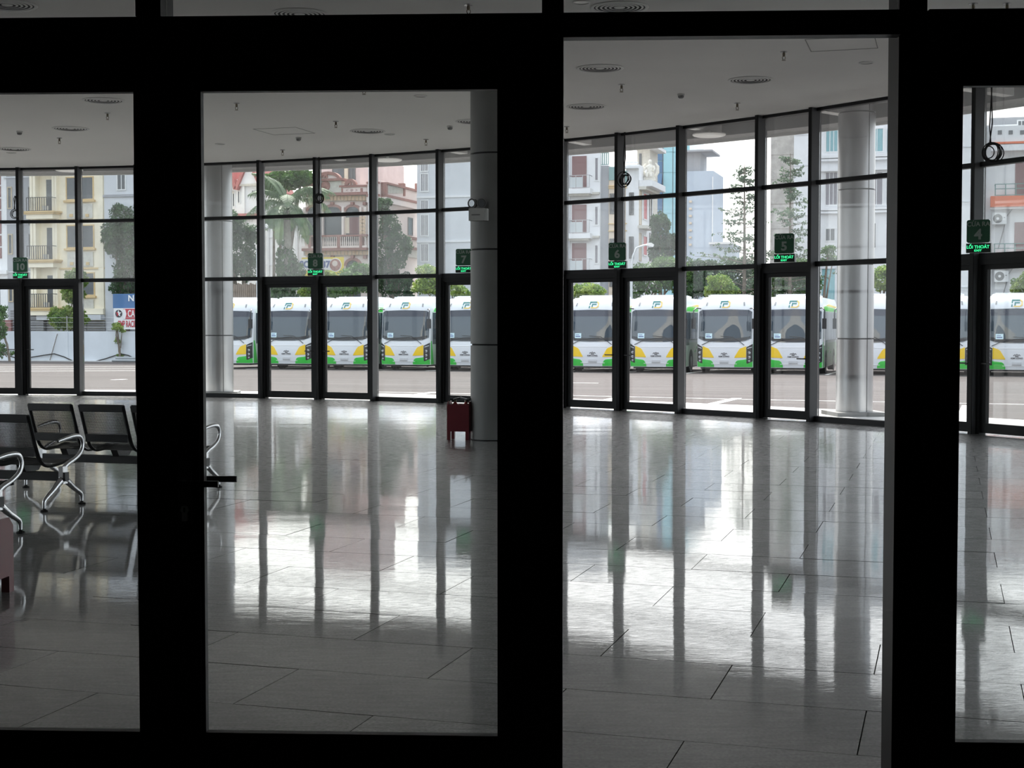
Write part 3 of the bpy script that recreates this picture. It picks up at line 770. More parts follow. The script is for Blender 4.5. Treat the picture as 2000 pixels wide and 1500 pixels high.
# ------------------------------------------------------------------ exit signs, cables
def exit_sign(num, px, label):
    s = s_at(px)
    for _ in range(8):
        p = arc(s, -.235); s -= (px - 1000 - F * p.x / p.y) / 60
    a = s / AR
    face = (a - math.pi / 2) * .55
    t = thing('exit_sign', label, 'sign', (p.x, p.y, 2.605), face, 'green exit signs')
    w = .165
    bx = MB(); r = .02
    poly = [(-w + r, .145), (w - r, .145), (w, .145 + r), (w, .47 - r), (w - r, .47), (-w + r, .47), (-w, .47 - r), (-w, .145 + r)]
    MB().prism(poly, -.004, .05).build('number_box', 'white_plastic', t)
    MB().prism(poly, -.008, -.004).build('number_plate', 'sign_green', t)
    lettering('CỬA RA', .088, 'sign_grey_letter', t, (0, -.011, .405), bold=.0015)
    lettering(num, .2, 'sign_grey_letter', t, (0, -.011, .255), bold=.007, wide=1.05, name='number')
    MB().box(-w - .005, w + .015, -.01, .06, 0, .135).build('light_box', 'white_plastic', t)
    MB().box(-w - .003, w + .012, -.014, -.01, .004, .13).build('light_panel', 'sign_dark_green', t)
    lettering('LỐI THOÁT', .062, 'sign_lit_letter', t, (0, -.017, .08), bold=.001)
    lettering('EXIT', .04, 'sign_lit_letter', t, (0, -.017, .03), bold=.001, wide=1.3)
    for x in (-.09, .09): MB().box(x - .008, x + .008, .05, .19, .02, .035).build('bracket', 'steel', t)
    return t
for num, px in (('10', 42), ('8', 617), ('7', 906), ('6', 1205), ('5', 1530), ('4', 1905)):
    exit_sign(num, px, 'green exit sign with number %s above a door' % {'10': 'ten', '8': 'eight', '7': 'seven', '6': 'six', '5': 'five', '4': 'four'}[num])
def cable_coil(px, py, label, r=.12, loops=5, seed=0, tail=.7):
    s = s_at(px); y = arc(s, -.26).y; p = at_y(px, py, y); rr = random.Random(seed)
    t = thing('cable_coil', label, 'cable', (p.x, p.y, p.z - r), (s / AR - math.pi / 2) * .6, 'coiled cables on the mullions')
    for k in range(loops):
        rk = r * rr.uniform(.62, 1.08); ox, oy = rr.uniform(-.035, .035), -.012 * k; tl, ov = rr.uniform(-.35, .35), rr.uniform(.95, 1.3)
        MB().tube([(ox + rk * math.cos(2 * math.pi * i / 20), oy + tl * rk * .3 * math.sin(2 * math.pi * i / 20), r + rk * ov * math.sin(2 * math.pi * i / 20) + tl * .05 * math.cos(2 * math.pi * i / 20)) for i in range(20)], .008, 5, closed=True).build('loop', 'black_rubber', t, 60)
    MB().tube([(-.02, 0, 2 * r), (-.05, .02, 2 * r + .25), (-.02, .03, 2 * r + tail)], .009, 5).build('lead', 'black_rubber', t, 60)
    MB().tube([(-.04, 0, 2 * r), (-.01, .02, 2 * r + .3), (-.04, .03, 2 * r + tail)], .009, 5).build('lead', 'black_rubber', t, 60)
cable_coil(1222, 351, 'coil of black cable on the mullion above exit sign six', .12, 6, 1, .85)
cable_coil(1938, 298, 'coil of black cable on the mullion above exit sign four', .125, 7, 2, .9)
cable_coil(625, 388, 'tangled bundle of black cable on the mullion above exit sign eight', .09, 7, 3, .8)
cable_coil(31, 418, 'coil of dark cable on the mullion above exit sign ten', .1, 3, 4, .3)

# bottle at the foot of the outside column
p = at_z(1667, 812, -.04)
bt = thing('water_bottle', 'clear plastic water bottle standing at the outside column foot', 'bottle', (p.x, p.y - .06, -.035))
glass_mat('bottle_plastic', (.8, .88, .9), .9, .12)
MB().lathe([(.045, 0), (.05, .01), (.05, .09), (.046, .1), (.05, .11), (.05, .2), (.03, .26), (.018, .285)], 14).build('body', 'bottle_plastic', bt, 40)
MB().lathe([(.0515, .12), (.0515, .19)], 14).build('wrapper', mat('wrapper_blue', (.3, .5, .65), .5), bt, 40)
MB().lathe([(.02, .285), (.02, .315)], 12).build('cap', mat('cap_blue', (.15, .3, .5), .5), bt, 40)
# ------------------------------------------------------------------ buses
BW, BL, BZ0, BZ1 = 1.21, 8.6, .25, 3.28
PROF = [(.25, .07), (.5, .01), (.8, 0), (1.2, .01), (1.36, .05), (2.0, .11), (2.76, .22), (2.95, .30), (3.12, .45), (3.22, .62), (3.28, .85)]
def interp(t, z):
    if z <= t[0][0]: return t[0][1]
    for (a, b), (c, d) in zip(t[:-1], t[1:]):
        if z <= c: return b + (d - b) * (z - a) / (c - a)
    return t[-1][1]
def surf(x, z): return interp(PROF, z) + .085 * x * x + .16 * (abs(x) / BW) ** 9
def shrink(x, z):
    q = max(0, (z - 2.75) / .53); return x * (1 - .11 * q * q)
def crown(x, z):
    q = max(0, min(1, (z - 2.9) / .38)); return z + .06 * q * q * (1 - (x / BW) ** 2)
def front_pt(x, z, off=0): return (shrink(x, z), surf(x, z) - off, crown(x, z))
def patch(x0, x1, bot, top, off, nx=10, nz=5, skirt=.03):
    """panel lying on the bus front between the curves bot(x) and top(x), with turned-in edges"""
    m = MB(); vs = []; idx = {}
    bf = bot if callable(bot) else (lambda x: interp(bot, x)); tf = top if callable(top) else (lambda x: interp(top, x))
    for j in range(nz + 1):
        for i in range(nx + 1):
            x = x0 + (x1 - x0) * i / nx; z = bf(x) + (tf(x) - bf(x)) * j / nz
            idx[i, j] = len(vs); vs.append(front_pt(x, z, off))
    fs = [(idx[i, j], idx[i + 1, j], idx[i + 1, j + 1], idx[i, j + 1]) for j in range(nz) for i in range(nx)]
    loop = [(i, 0) for i in range(nx)] + [(nx, j) for j in range(nz)] + [(i, nz) for i in range(nx, 0, -1)] + [(0, j) for j in range(nz, 0, -1)]
    b0 = len(vs)
    for q in loop:
        v = vs[idx[q]]; vs.append((v[0], v[1] + skirt, v[2]))
    n = len(loop)
    for k in range(n):
        fs.append((idx[loop[k]], idx[loop[(k + 1) % n]], b0 + (k + 1) % n, b0 + k))
    return m.add(vs, fs)
def make_bus():
    t = thing('bus', '', 'bus', (0, 0, 0), -TH, 'white and green buses parked in a row')
    m = MB()
    xs = [-1, -.97, -.9, -.8, -.6, -.3, 0, .3, .6, .8, .9, .97, 1]; zs = [.25, .4, .6, .8, 1.0, 1.2, 1.36, 1.7, 2.1, 2.5, 2.76, 2.86, 2.95, 3.04, 3.12, 3.18, 3.22, 3.25, 3.28]
    ts = [0, .01, .03, .06, .1, .3, .6, 1]
    def pt(x, z, tt):
        y = surf(x, z); y = y + (BL - y) * tt; return (shrink(x, z), y, crown(x, z))
    def sheet(A, B, fn):
        o = len(m.v); nb = len(B)
        m.v += [fn(a, b) for a in A for b in B]
        m.f += [(o + i * nb + j, o + (i + 1) * nb + j, o + (i + 1) * nb + j + 1, o + i * nb + j + 1) for i in range(len(A) - 1) for j in range(nb - 1)]
    X = [x * BW for x in xs]
    sheet(X, zs, lambda x, z: pt(x, z, 0)); sheet(X, zs, lambda x, z: pt(x, z, 1))
    sheet(ts, zs, lambda q, z: pt(-BW, z, q)); sheet(ts, zs, lambda q, z: pt(BW, z, q))
    sheet(X, ts, lambda x, q: pt(x, BZ1, q)); sheet(X, ts, lambda x, q: pt(x, BZ0, q))
    m.build('body', 'bus_white', t, 35, merge=True)
    ws = patch(-1.15, 1.15, [(-1.15, 1.50), (-.9, 1.39), (-.4, 1.345), (.4, 1.345), (.9, 1.39), (1.15, 1.50)], [(-1.15, 2.66), (-1.08, 2.74), (0, 2.77), (1.08, 2.74), (1.15, 2.66)], .018, 16, 8).build('windscreen', 'bus_windscreen', t, 40)
    patch(-1.1, 1.1, lambda x: 2.47, [(-1.1, 2.68), (-1.02, 2.72), (0, 2.75), (1.02, 2.72), (1.1, 2.68)], .024, 14, 3, .01).build('sun_band', 'bus_tint', ws, 40)
    patch(-1.1, 1.1, [(-1.1, 1.52), (-.9, 1.42), (0, 1.365), (.9, 1.42), (1.1, 1.52)], [(-1.1, 1.60), (-.7, 1.53), (0, 1.49), (.7, 1.53), (1.1, 1.60)], .024, 14, 2, .01).build('dashboard_band', 'bus_black', ws, 40)
    patch(-.83, -.53, lambda x: 1.5, lambda x: 1.72, .03, 2, 2, .01).build('notice_card', 'card_paper', ws)
    patch(-.79, -.57, lambda x: 1.555, lambda x: 1.6, .034, 2, 1, .004).build('notice_print', 'ink_blue', ws)
    patch(-.79, -.62, lambda x: 1.64, lambda x: 1.665, .034, 2, 1, .004).build('notice_print', 'ink_blue', ws)
    for s in (-1, 1):
        pts = [((s * a), b) for a, b in ((.45, .67), (.94, .69), (.95, 1.17), (.66, 1.06))]
        lo = [(.45, .67), (.94, .69)]; hi = [(.45, .70), (.66, 1.06), (.94, 1.17)]
        f = lambda tb: (lambda x: interp(tb, abs(x)))
        a, b = (.45, .94) if s > 0 else (-.94, -.45)
        patch(a, b, f(lo), f(hi), .012, 8, 3).build('yellow_panel', 'bus_yellow', t, 40)
        a, b = (.44, 1.19) if s > 0 else (-1.19, -.44)
        patch(a, b, f([(.44, .27), (1.19, .27)]), f([(.44, .36), (.5, .50), (.58, .56), (.8, .585), (.93, .60), (1.19, .70)]), .011, 10, 4).build('green_bumper', 'bus_green', t, 40)
        a, b = (.955, 1.20) if s > 0 else (-1.20, -.955)
        hd = patch(a, b, f([(.955, .43), (1.0, .42), (1.2, .52)]), f([(.955, 1.13), (1.2, 1.27)]), .016, 6, 6).build('headlamp', 'bus_black', t, 40)
        for zc, rr in ((.88, .062), (.69, .062), (.53, .045)):
            y = surf(1.06 * s, zc); MB().lathe([(rr, .01), (rr, -.022), (rr * .7, -.028), (rr * .6, -.012), (.005, -.012)], 14, (shrink(1.065 * s, zc), y - .01, zc), 'y').build('lens', 'lamp_lens', hd, 40)
        a, b = (.99, 1.17) if s > 0 else (-1.17, -.99)
        patch(a, b, f([(.99, 1.06), (1.17, 1.12)]), f([(.99, 1.085), (1.17, 1.145)]), .022, 4, 1, .01).build('daytime_strip', 'bus_white', hd)
        a, b = (.80, .86) if s > 0 else (-.86, -.80)
        patch(a, b, lambda x: 2.93, lambda x: 3.07, .02, 2, 2).build('marker_lamp', 'grey_plastic', t)
        # mirror on a bent arm
        mi = MB().hexa([(s * 1.30 - .08, -.22), (s * 1.30 + .10, -.22), (s * 1.30 + .09, -.09), (s * 1.30 - .06, -.09)], 1.92, 2.36).build('mirror', 'bus_black', t)
        MB().box(s * 1.30 - .05, s * 1.30 + .07, -.10, -.085, 1.97, 2.31).build('mirror_glass', 'lamp_lens', mi)
        MB().tube([(s * 1.08, .36, 2.80), (s * 1.22, .12, 2.82), (s * 1.31, -.10, 2.70), (s * 1.31, -.15, 2.45), (s * 1.31, -.15, 2.3)], .03, 6).build('mirror_arm', 'bus_black', mi, 60)
        # flank: glazing, stripes, wheels
        x0 = s * BW
        for y0, y1 in ((.62, 1.45), (1.52, 3.1), (3.16, 4.7), (4.76, 6.3), (6.36, 8.2)):
            MB().box(min(x0 - s * .02, x0 + s * .012), max(x0 - s * .02, x0 + s * .012), y0, y1, 1.42 if y0 > 1 else 1.2, 2.66).build('side_window', 'bus_windscreen', t)
        xs_ = (x0 - s * .02, x0 + s * .008)
        MB().prism_x([(.36, .27), (.36, 1.35), (.48, 1.35), (.62, .8), (.75, .27)], min(xs_), max(xs_)).build('green_corner', 'bus_green', t)
        MB().prism_x([(.75, .27), (.62, .8), (.5, 1.16), (1.4, 1.3), (8.4, 1.3), (8.4, .27)], min(xs_) + .001 * s, max(xs_) - .002).build('flank_panel', 'bus_pale_green', t)
        MB().prism_x([(.75, 2.70), (8.5, 2.70), (8.5, 2.82), (1.6, 2.9), (.95, 2.86)], min(xs_) - .0, max(xs_)).build('green_stripe', 'bus_green', t)
        MB().prism_x([(2.2, 2.93), (8.4, 2.86), (8.4, 2.93), (3.6, 3.0)], min(shrink(x0, 2.93) - .02, shrink(x0, 2.93) + .02), max(shrink(x0, 2.93) - .02, shrink(x0, 2.93) + .02)).build('yellow_stripe', 'bus_yellow', t)
        for k, (yl, zl) in enumerate(((2.9, .85), (3.3, 1.0), (4.4, .8))):
            MB().prism_x([(yl, zl), (yl + .12, zl + .1), (yl + .4, zl + .12), (yl + .2, zl)], min(xs_), max(xs_) + .003).build('leaf_motif', 'bus_green', t)
        for yw in (1.95, 6.6):
            w = MB().lathe([(.2, -.14), (.43, -.14), (.46, -.1), (.46, .1), (.43, .14), (.2, .14)], 24, (x0 - s * .13, yw, .46), 'x').build('wheel', 'black_rubber', t, 40)
            MB().lathe([(.22, -.15), (.24, .148), (.06, .155)], 16, (x0 - s * .13, yw, .46), 'x').build('hub', 'steel', w, 40)
            MB().lathe([(.52, x0 - s * .012), (.52, x0 + s * .011)], 24, (0, yw, .48), 'x').build('wheel_arch', 'bus_black', t)
    # wipers
    def wp(pts): return MB().tube([front_pt(x, z, .04) for x, z in pts], .014, 5)
    wp([(.86, 1.22), (.62, 1.40), (.36, 1.565), (-.15, 1.60)]).build('wiper', 'bus_black', t); wp([(-.98, 1.22), (-.6, 1.40), (-.1, 1.50), (.3, 1.52)]).build('wiper', 'bus_black', t)
    # roof pod, skirt, plate, crease, tow covers
    pod = MB(); pod.hexa([(-.86, 1.1), (.86, 1.1), (.9, 1.5), (.9, 3.9), (-.9, 3.9), (-.9, 1.5)], 3.2, 3.39); pod.hexa([(-.80, 1.3), (.80, 1.3), (.82, 3.8), (-.82, 3.8)], 3.39, 3.42)
    pod.build('roof_unit', 'bus_white', t)
    MB().box(-1.05, 1.05, .25, 8.3, .17, .27).build('chassis', 'bus_black', t)
    patch(-.7, .7, lambda x: 1.118, lambda x: 1.135, .012, 8, 1, .01).build('bonnet_crease', mat('crease_white', (.95, .95, .96), .3), t)
    patch(-.55, .55, lambda x: .395, lambda x: .415, .014, 8, 1, .01).build('bumper_crease', 'crease_white', t)
    pl = patch(-.19, .19, lambda x: .41, lambda x: .56, .02, 4, 2).build('plate_holder', mat('plate_grey', (.6, .61, .63), .4), t)
    patch(-.18, .18, lambda x: .44, lambda x: .455, .024, 4, 1, .004).build('plate_line', 'grey_plastic', pl)
    # P emblem on the brow, wing emblem and maker's name on the bonnet
    def stroke(path, w, zc, off, m_, nm, sc_=1.0):
        s_ = MB()
        for (a, b), (c, d) in zip(path[:-1], path[1:]):
            n_ = Vector((-(d - b), c - a)); n_.normalize(); n_ *= w / 2
            e_ = Vector((c - a, d - b)); e_.normalize(); e_ *= w * .35
            q = [(a - e_.x + n_.x, b - e_.y + n_.y), (c + e_.x + n_.x, d + e_.y + n_.y), (c + e_.x - n_.x, d + e_.y - n_.y), (a - e_.x - n_.x, b - e_.y - n_.y)]
            vs = [front_pt(x * sc_, z * sc_ + zc, off) for x, z in q] + [front_pt(x * sc_, z * sc_ + zc, off - .03) for x, z in q]
            s_.add(vs, [(0, 1, 2, 3), (0, 1, 5, 4), (1, 2, 6, 5), (2, 3, 7, 6), (3, 0, 4, 7)])
        return s_.build(nm, m_, t)
    stroke([(-.21, -.12), (-.185, .12), (.14, .12)], .05, 2.97, .02, 'logo_teal', 'emblem_stroke')
    stroke([(-.09, -.10), (-.075, .03), (.09, .03)], .05, 2.97, .02, 'logo_teal', 'emblem_stroke')
    stroke([(.14, .12), (.2, .08), (.19, -.06), (.1, -.12), (-.12, -.12)], .045, 2.97, .022, 'logo_yellow', 'emblem_stroke')
    stroke([(-.13, .0), (-.09, .04), (-.04, .02), (0, .06), (.05, .02), (.1, .04), (.13, 0)], .022, .83, .016, 'ink_dark', 'maker_emblem')
    stroke([(-.05, -.01), (-.05, -.045), (.05, -.045), (.05, -.01), (-.05, -.01)], .018, .83, .016, 'ink_dark', 'maker_emblem')
    lettering('KIM LONG', .085, 'ink_dark', t, (0, surf(0, .72) - .012, .725), .004, .002, 1.15, 'maker_name')
    return t
bus = make_bus()
R0 = Vector((9.15, 63.0, 0))
def on_row(px):
    k = (px - 1000) / F       # x = k*y on R0 + a*U
    a = (k * R0.y - R0.x) / (U.x - k * U.y)
    return R0 + U * a
BUS = [(444, 'leftmost bus, half hidden behind the outside column left of door eight'), (559, 'bus seen in the left leaf of door eight'), (672, 'bus seen in the right leaf of door eight'),
       (788, 'bus seen in the fixed pane between doors eight and seven'), (908, 'bus cut off by the tall hall column at door seven'), (1032, 'bus hidden behind the black door post, right of door seven'), (1157, 'bus seen in the left leaf of door six'),
       (1281, 'bus seen in the right leaf of door six'), (1414, 'bus seen whole in the fixed pane between doors six and five'), (1549, 'bus seen in the narrow leaf of door five'),
       (1692, 'bus mostly hidden by the outside column right of door five'), (1838, 'bus whose right headlamp shows in the left leaf of door four'), (1986, 'rightmost bus, in the right leaf of door four')]
for i, (px, lb) in enumerate(BUS):
    o = bus if i == 0 else copy_tree(bus)
    p = on_row(px); p.z = lot_z(p); o.location = p; o['label'] = lb
    q = uvp(px, 729); 
    uu = p.dot(U); vv = p.dot(V)
    stripe([(uu + 1.48, vv - .9), (uu + 1.48, vv + 8)], .14)
# ------------------------------------------------------------------ houses beyond the lot
GZ = -.9
class House:
    """a house squared with the hall's grid; its front runs from px0 to px1 at distance Y0, its right flank back to px2"""
    def __init__(s, name, label, px0, px1, Y0, top, m, px2=None, depth=8, top2=None, cat='building'):
        if isinstance(Y0, House): Y0 = Y0.C.y - .06
        r = ray(px0, 634); s.O = Vector((r.x / r.y * Y0, Y0, 0)); s.w = s.sx(px1); s.C = s.O + U * s.w
        s.d = s.sy(px2) if px2 else depth
        s.t = thing(name, label, cat, (s.O.x, s.O.y, GZ), -TH)
        s.h = s.z(px0 if top2 is None else px0, top)
        s.m = m
    def sx(s, px):
        k = (px - 1000) / F; return (k * s.O.y - s.O.x) / (U.x - k * U.y)
    def sy(s, px):
        k = (px - 1000) / F; return (k * s.C.y - s.C.x) / (V.x - k * V.y)
    def z(s, px, py, side=False):
        p = s.C + V * s.sy(px) if side else s.O + U * s.sx(px)
        r = ray(px, py); return H + r.z / r.y * p.y - GZ
    def wall(s, x0=None, x1=None, h=None, z0=0, y0=0, y1=None, m=None, name='wall'):
        return MB().box(0 if x0 is None else x0, s.w if x1 is None else x1, y0, s.d if y1 is None else y1, z0, s.h if h is None else h).build(name, m or s.m, s.t)
    def rect(s, a, b, c, d):                # px left, py top, px right, py bottom
        xm = (a + c) / 2; return s.sx(a), s.sx(c), s.z(xm, d), s.z(xm, b)
    def slab(s, name, m, a, b, c, d, out=.1, inn=.05, par=None):
        x0, x1, z0, z1 = s.rect(a, b, c, d)
        return MB().box(x0, x1, -out, inn, z0, z1).build(name, m, par or s.t)
    def window(s, a, b, c, d, pm='house_pane', fm='house_frame', bars=1, out=.06, cross=0, name='window'):
        x0, x1, z0, z1 = s.rect(a, b, c, d); f = .07
        m = MB(); m.box(x0, x0 + f, -out, 0, z0, z1); m.box(x1 - f, x1, -out, 0, z0, z1); m.box(x0 + f, x1 - f, -out, 0, z1 - f, z1); m.box(x0 + f, x1 - f, -out, 0, z0, z0 + f)
        o = m.build(name, fm, s.t)
        n = bars + 1; k = cross + 1
        for i in range(n):
            for j in range(k):
                xa, xb = x0 + f + (x1 - x0 - 2 * f) * i / n, x0 + f + (x1 - x0 - 2 * f) * (i + 1) / n
                za, zb = z0 + f + (z1 - z0 - 2 * f) * j / k, z0 + f + (z1 - z0 - 2 * f) * (j + 1) / k
                MB().box(xa + .02, xb - .02, -.02, .01, za + .02, zb - .02).build('pane', pm, o)
        if n > 1 or k > 1:
            m = MB()
            for i in range(1, n): xx = x0 + f + (x1 - x0 - 2 * f) * i / n; m.box(xx - .025, xx + .025, -.045, 0, z0, z1)
            for j in range(1, k): zz = z0 + f + (z1 - z0 - 2 * f) * j / k; m.box(x0, x1, -.045, 0, zz - .025, zz + .025)
            m.build('glazing_bar', fm, o)
        return o
    def swindow(s, a, b, c, d, pm='house_pane', fm='house_frame', bars=0, name='window'):
        y0, y1 = s.sy(a), s.sy(c); z0, z1 = s.z((a + c) / 2, d, True), s.z((a + c) / 2, b, True); w = s.w; f = .07
        m = MB(); m.box(w, w + .06, y0, y0 + f, z0, z1); m.box(w, w + .06, y1 - f, y1, z0, z1); m.box(w, w + .06, y0, y1, z1 - f, z1); m.box(w, w + .06, y0, y1, z0, z0 + f)
        for i in range(1, bars + 1): yy = y0 + (y1 - y0) * i / (bars + 1); m.box(w, w + .045, yy - .03, yy + .03, z0, z1)
        o = m.build(name, fm, s.t); MB().box(w - .01, w + .02, y0 + f, y1 - f, z0 + f, z1 - f).build('pane', pm, o); return o
    def sslab(s, name, m, a, b, c, d, out=.1, par=None):
        y0, y1 = s.sy(a), s.sy(c); z0, z1 = s.z(a, d, True), s.z(a, b, True)
        return MB().box(s.w - .05, s.w + out, y0, y1, z0, z1).build(name, m, par or s.t)
    def railing(s, a, b, c, d, out, m, n=10, r=.02, top=.04, name='railing', ret=True):
        x0, x1, z0, z1 = s.rect(a, b, c, d); q = MB(); q.box(x0, x1, -out, -out + top, z1 - top, z1); q.box(x0, x1, -out, -out + top, z0, z0 + top)
        if ret:
            for xx in (x0, x1 - top): q.box(xx, xx + top, -out, 0, z1 - top, z1)
        o = q.build(name, m, s.t)
        for i in range(n + 1):
            x = x0 + (x1 - x0 - 2 * r) * i / n
            MB().box(x, x + 2 * r, -out + .005, -out + .005 + 2 * r, z0, z1).build('bar', m, o)
        return o
mat('house_pane', (.10, .11, .12), .12); mat('house_frame', (.5, .42, .3), .6); mat('dark_frame', (.14, .14, .14), .6); mat('white_frame', (.75, .76, .76), .5)
mat('cream_wall', (.85, .78, .62), .85, noise=.08, scale=1.2); mat('cream_trim', (.64, .47, .24), .8, noise=.1, scale=2); mat('pale_stone', (.58, .56, .5), .9, noise=.15, scale=6, bump=.4)
mat('render_grey', (.36, .37, .39), .9, noise=.1, scale=.5); mat('render_pale', (.62, .64, .67), .9, noise=.06, scale=.5); mat('render_white', (.76, .77, .78), .9, noise=.06, scale=.8)
mat('render_blue', (.45, .52, .60), .9, noise=.05, scale=.8); mat('brick_red', (.25, .12, .115), .8); mat('iron', (.07, .07, .07), .6); mat('shutter', (.2, .2, .205), .6, noise=.1, scale=2)
mat('pink_wall', (.66, .53, .51), .9, noise=.08, scale=1.2); mat('pink_pale', (.78, .68, .64), .9, noise=.06, scale=1.2); mat('terracotta', (.33, .17, .145), .85, noise=.1, scale=3); mat('tile_orange', (.62, .44, .30), .8)
mat('roof_tile', (.42, .16, .15), .8, noise=.2, scale=4); mat('beige_wall', (.68, .58, .46), .9, noise=.06, scale=1); mat('door_red', (.2, .10, .10), .6); mat('tower_stone', (.46, .44, .41), .95, noise=.25, scale=1.6)
mat('glass_blue', (.06, .16, .30), .08); mat('glass_cyan', (.32, .60, .66), .1); mat('curtain_teal', (.22, .42, .45), .6, noise=.25, scale=4, stretch=(6, 1, .3)); mat('curtain_grey', (.24, .23, .25), .6, noise=.2, scale=4, stretch=(6, 1, .3))
mat('orange_paint', (.72, .17, .07), .8); mat('rail_green', (.13, .27, .24), .6); mat('sign_blue', (.07, .17, .36), .5); mat('sign_white', (.85, .85, .85), .5); mat('sign_red', (.5, .04, .06), .5); mat('banner_yellow', (.75, .58, .06), .6)
mat('fence_brown', (.25, .2, .16), .9, noise=.2, scale=3); mat('lamp_pole', (.6, .63, .65), .5); mat('white_ac', (.72, .73, .73), .5)

# far left: white house with a red tiled strip, grey house behind
h = House('white_house', 'white house front with dark red tiled strip at the far left', -60, 18, 103, 95, 'render_white', depth=6)
h.wall()
for py in range(316, 500, 24): h.slab('red_tile', 'brick_red', -6, py, 6.5, py + 21, .04)
for py in range(316, 500, 24): h.slab('red_tile', 'brick_red', -20, py, -7.5, py + 21, .04)
h.slab('ledge', 'render_white', -60, 528, 20, 536, .3); h.slab('glazing', 'house_pane', -30, 565, 2, 600, .03)
g = House('grey_house', 'flat grey rendered house between the white and cream houses', 16, 70, h, 110, 'render_grey', depth=5)
g.wall()
for a, b in ((365, 408), (457, 497), (552, 590)): g.window(19, a, 28, b, bars=0); 
for a, b in ((365, 440), (457, 500), (560, 640)): g.window(60, a, 66, b, bars=0, fm='dark_frame')
for py in (345, 436, 530): g.slab('storey_line', 'render_pale', 12, py, 72, py + 2, .04)
for j in range(9): g.slab('shutter_slat', 'shutter', 30, 606 + j * 5, 94, 610 + j * 5, .5)
g.slab('red_gate', 'brick_red', 16, 625, 34, 652, .7)
# cream house with balconies
c = House('cream_house', 'cream house with stacked balconies and brown window frames', 70, 207, g, 100, 'cream_wall', depth=6)
c.wall()
for k, yb in enumerate((227, 321, 415, 509, 602)):
    c.slab('balcony_slab', 'cream_trim', 66, yb, 123, yb + 5, .95); c.slab('balcony_edge', 'cream_wall', 69, yb + 5, 120, yb + 14, .85)
    c.slab('balcony_corbel', 'cream_trim', 64, yb - 1, 125, yb + 2, 1.0)
    c.railing(70, yb - 28, 118, yb - 1, .9, 'iron', 11, .018)
    for a in (71, 77, 110, 114): c.slab('pillar', 'cream_wall', a, yb - 80, a + 5, yb, .55 if a < 100 else .3)
    c.slab('doorway', 'house_pane', 95, yb - 64, 109, yb - 2, .03)
    c.window(133, yb - 70, 187, yb - 24, bars=1, fm='cream_trim')
    c.slab('window_sill', 'cream_trim', 130, yb - 24, 190, yb - 20, .18)
    c.slab('stone_panel', 'pale_stone', 135, yb - 17, 185, yb + 12, .08)
    for a in (141, 172): c.slab('square_boss', 'cream_trim', a, yb + 3, a + 6, yb + 9, .14)
    c.slab('trim_band', 'cream_trim', 120, yb + 14, 207, yb + 17, .1)
    c.slab('pilaster', 'cream_wall', 196, yb - 80, 206, yb + 14, .12)
    MB().lathe([(.16, 0), (.22, .35), (.24, .36)], 10, (c.sx(103), -.6, c.z(103, yb - 1))).build('flower_pot', 'white_plastic', c.t)
c.slab('lower_fascia', 'render_pale', 82, 615, 207, 625, .6); c.slab('lower_beam', 'cream_wall', 74, 603, 207, 614, .3)
for a, b in ((94, 172), (173, 208)):
    for j in range(6): c.slab('roller_slat', 'shutter', a, 627 + j * 5, b, 631 + j * 5, .15)
p_ = House('pale_house', 'plain pale grey house wall behind the dark roadside tree', 206, 398, c, 105, 'render_pale', depth=2.5)
p_.wall(); p_.window(232, 335, 250, 372, 'house_pane', 'white_frame'); p_.slab('parapet', 'render_grey', 206, 378, 398, 383, .1)
for j in range(5): p_.slab('roller_slat', 'shutter', 212, 646 + j * 4, 300, 649 + j * 4, .1)
# shop boards on posts before it
sb = House('shop_board', 'blue shop board with white letters above the red one', 221, 330, 97.2, 574, 'sign_blue', depth=.08, cat='sign')
sb.wall(z0=sb.z(230, 602)); lettering('NHÀ', .56, 'sign_white', sb.t, (sb.sx(269), -.03, sb.z(269, 583)), .01, .012, 1.1)
for a in (226, 325): sb.slab('post', 'steel', a, 602, a + 2, 700, .1, .1)
sb = House('shop_board', 'white board with round star emblem and red lettered panel', 222.5, 330, 97, 602, 'sign_white', depth=.08, cat='sign')
sb.wall(z0=sb.z(230, 643)); sb.slab('red_panel', 'sign_red', 242, 603, 330, 623, .04)
MB().prism([(sb.sx(242), sb.z(242, 604)), (sb.sx(246), sb.z(242, 604)), (sb.sx(248.5), sb.z(242, 613)), (sb.sx(246), sb.z(242, 623)), (sb.sx(242), sb.z(242, 623))], -.05, 0).build('arrow_edge', 'sign_white', sb.t)
cx, cz, rr = sb.sx(233), sb.z(233, 612.5), sb.sx(239.5) - sb.sx(233)
MB().lathe([(rr, -.04), (rr, -.03), (rr, .0)], 24, (cx, 0, cz), 'y').build('emblem_disc', 'ink_dark', sb.t)
star = [(cx + (rr * .95 if k % 2 == 0 else rr * .4) * math.sin(k * math.pi / 5), cz + (rr * .95 if k % 2 == 0 else rr * .4) * math.cos(k * math.pi / 5)) for k in range(10)]
for k in range(0, 10, 2): MB().prism([(cx, cz), star[k - 1], star[k], star[k + 1]], -.06, -.04).build('star_point', 'sign_white' if k < 6 else 'sign_red', sb.t)
lettering('CALTEX', .62, 'sign_white', sb.t, (sb.sx(269.5), -.06, sb.z(269, 613)), .01, .012, .62)
lettering('PMP RACING', .6, 'sign_red', sb.t, (sb.sx(253), -.02, sb.z(253, 633.5)), .01, .012, .47)
for a in (228, 326): sb.slab('post', 'steel', a, 643, a + 2, 700, .1, .1)

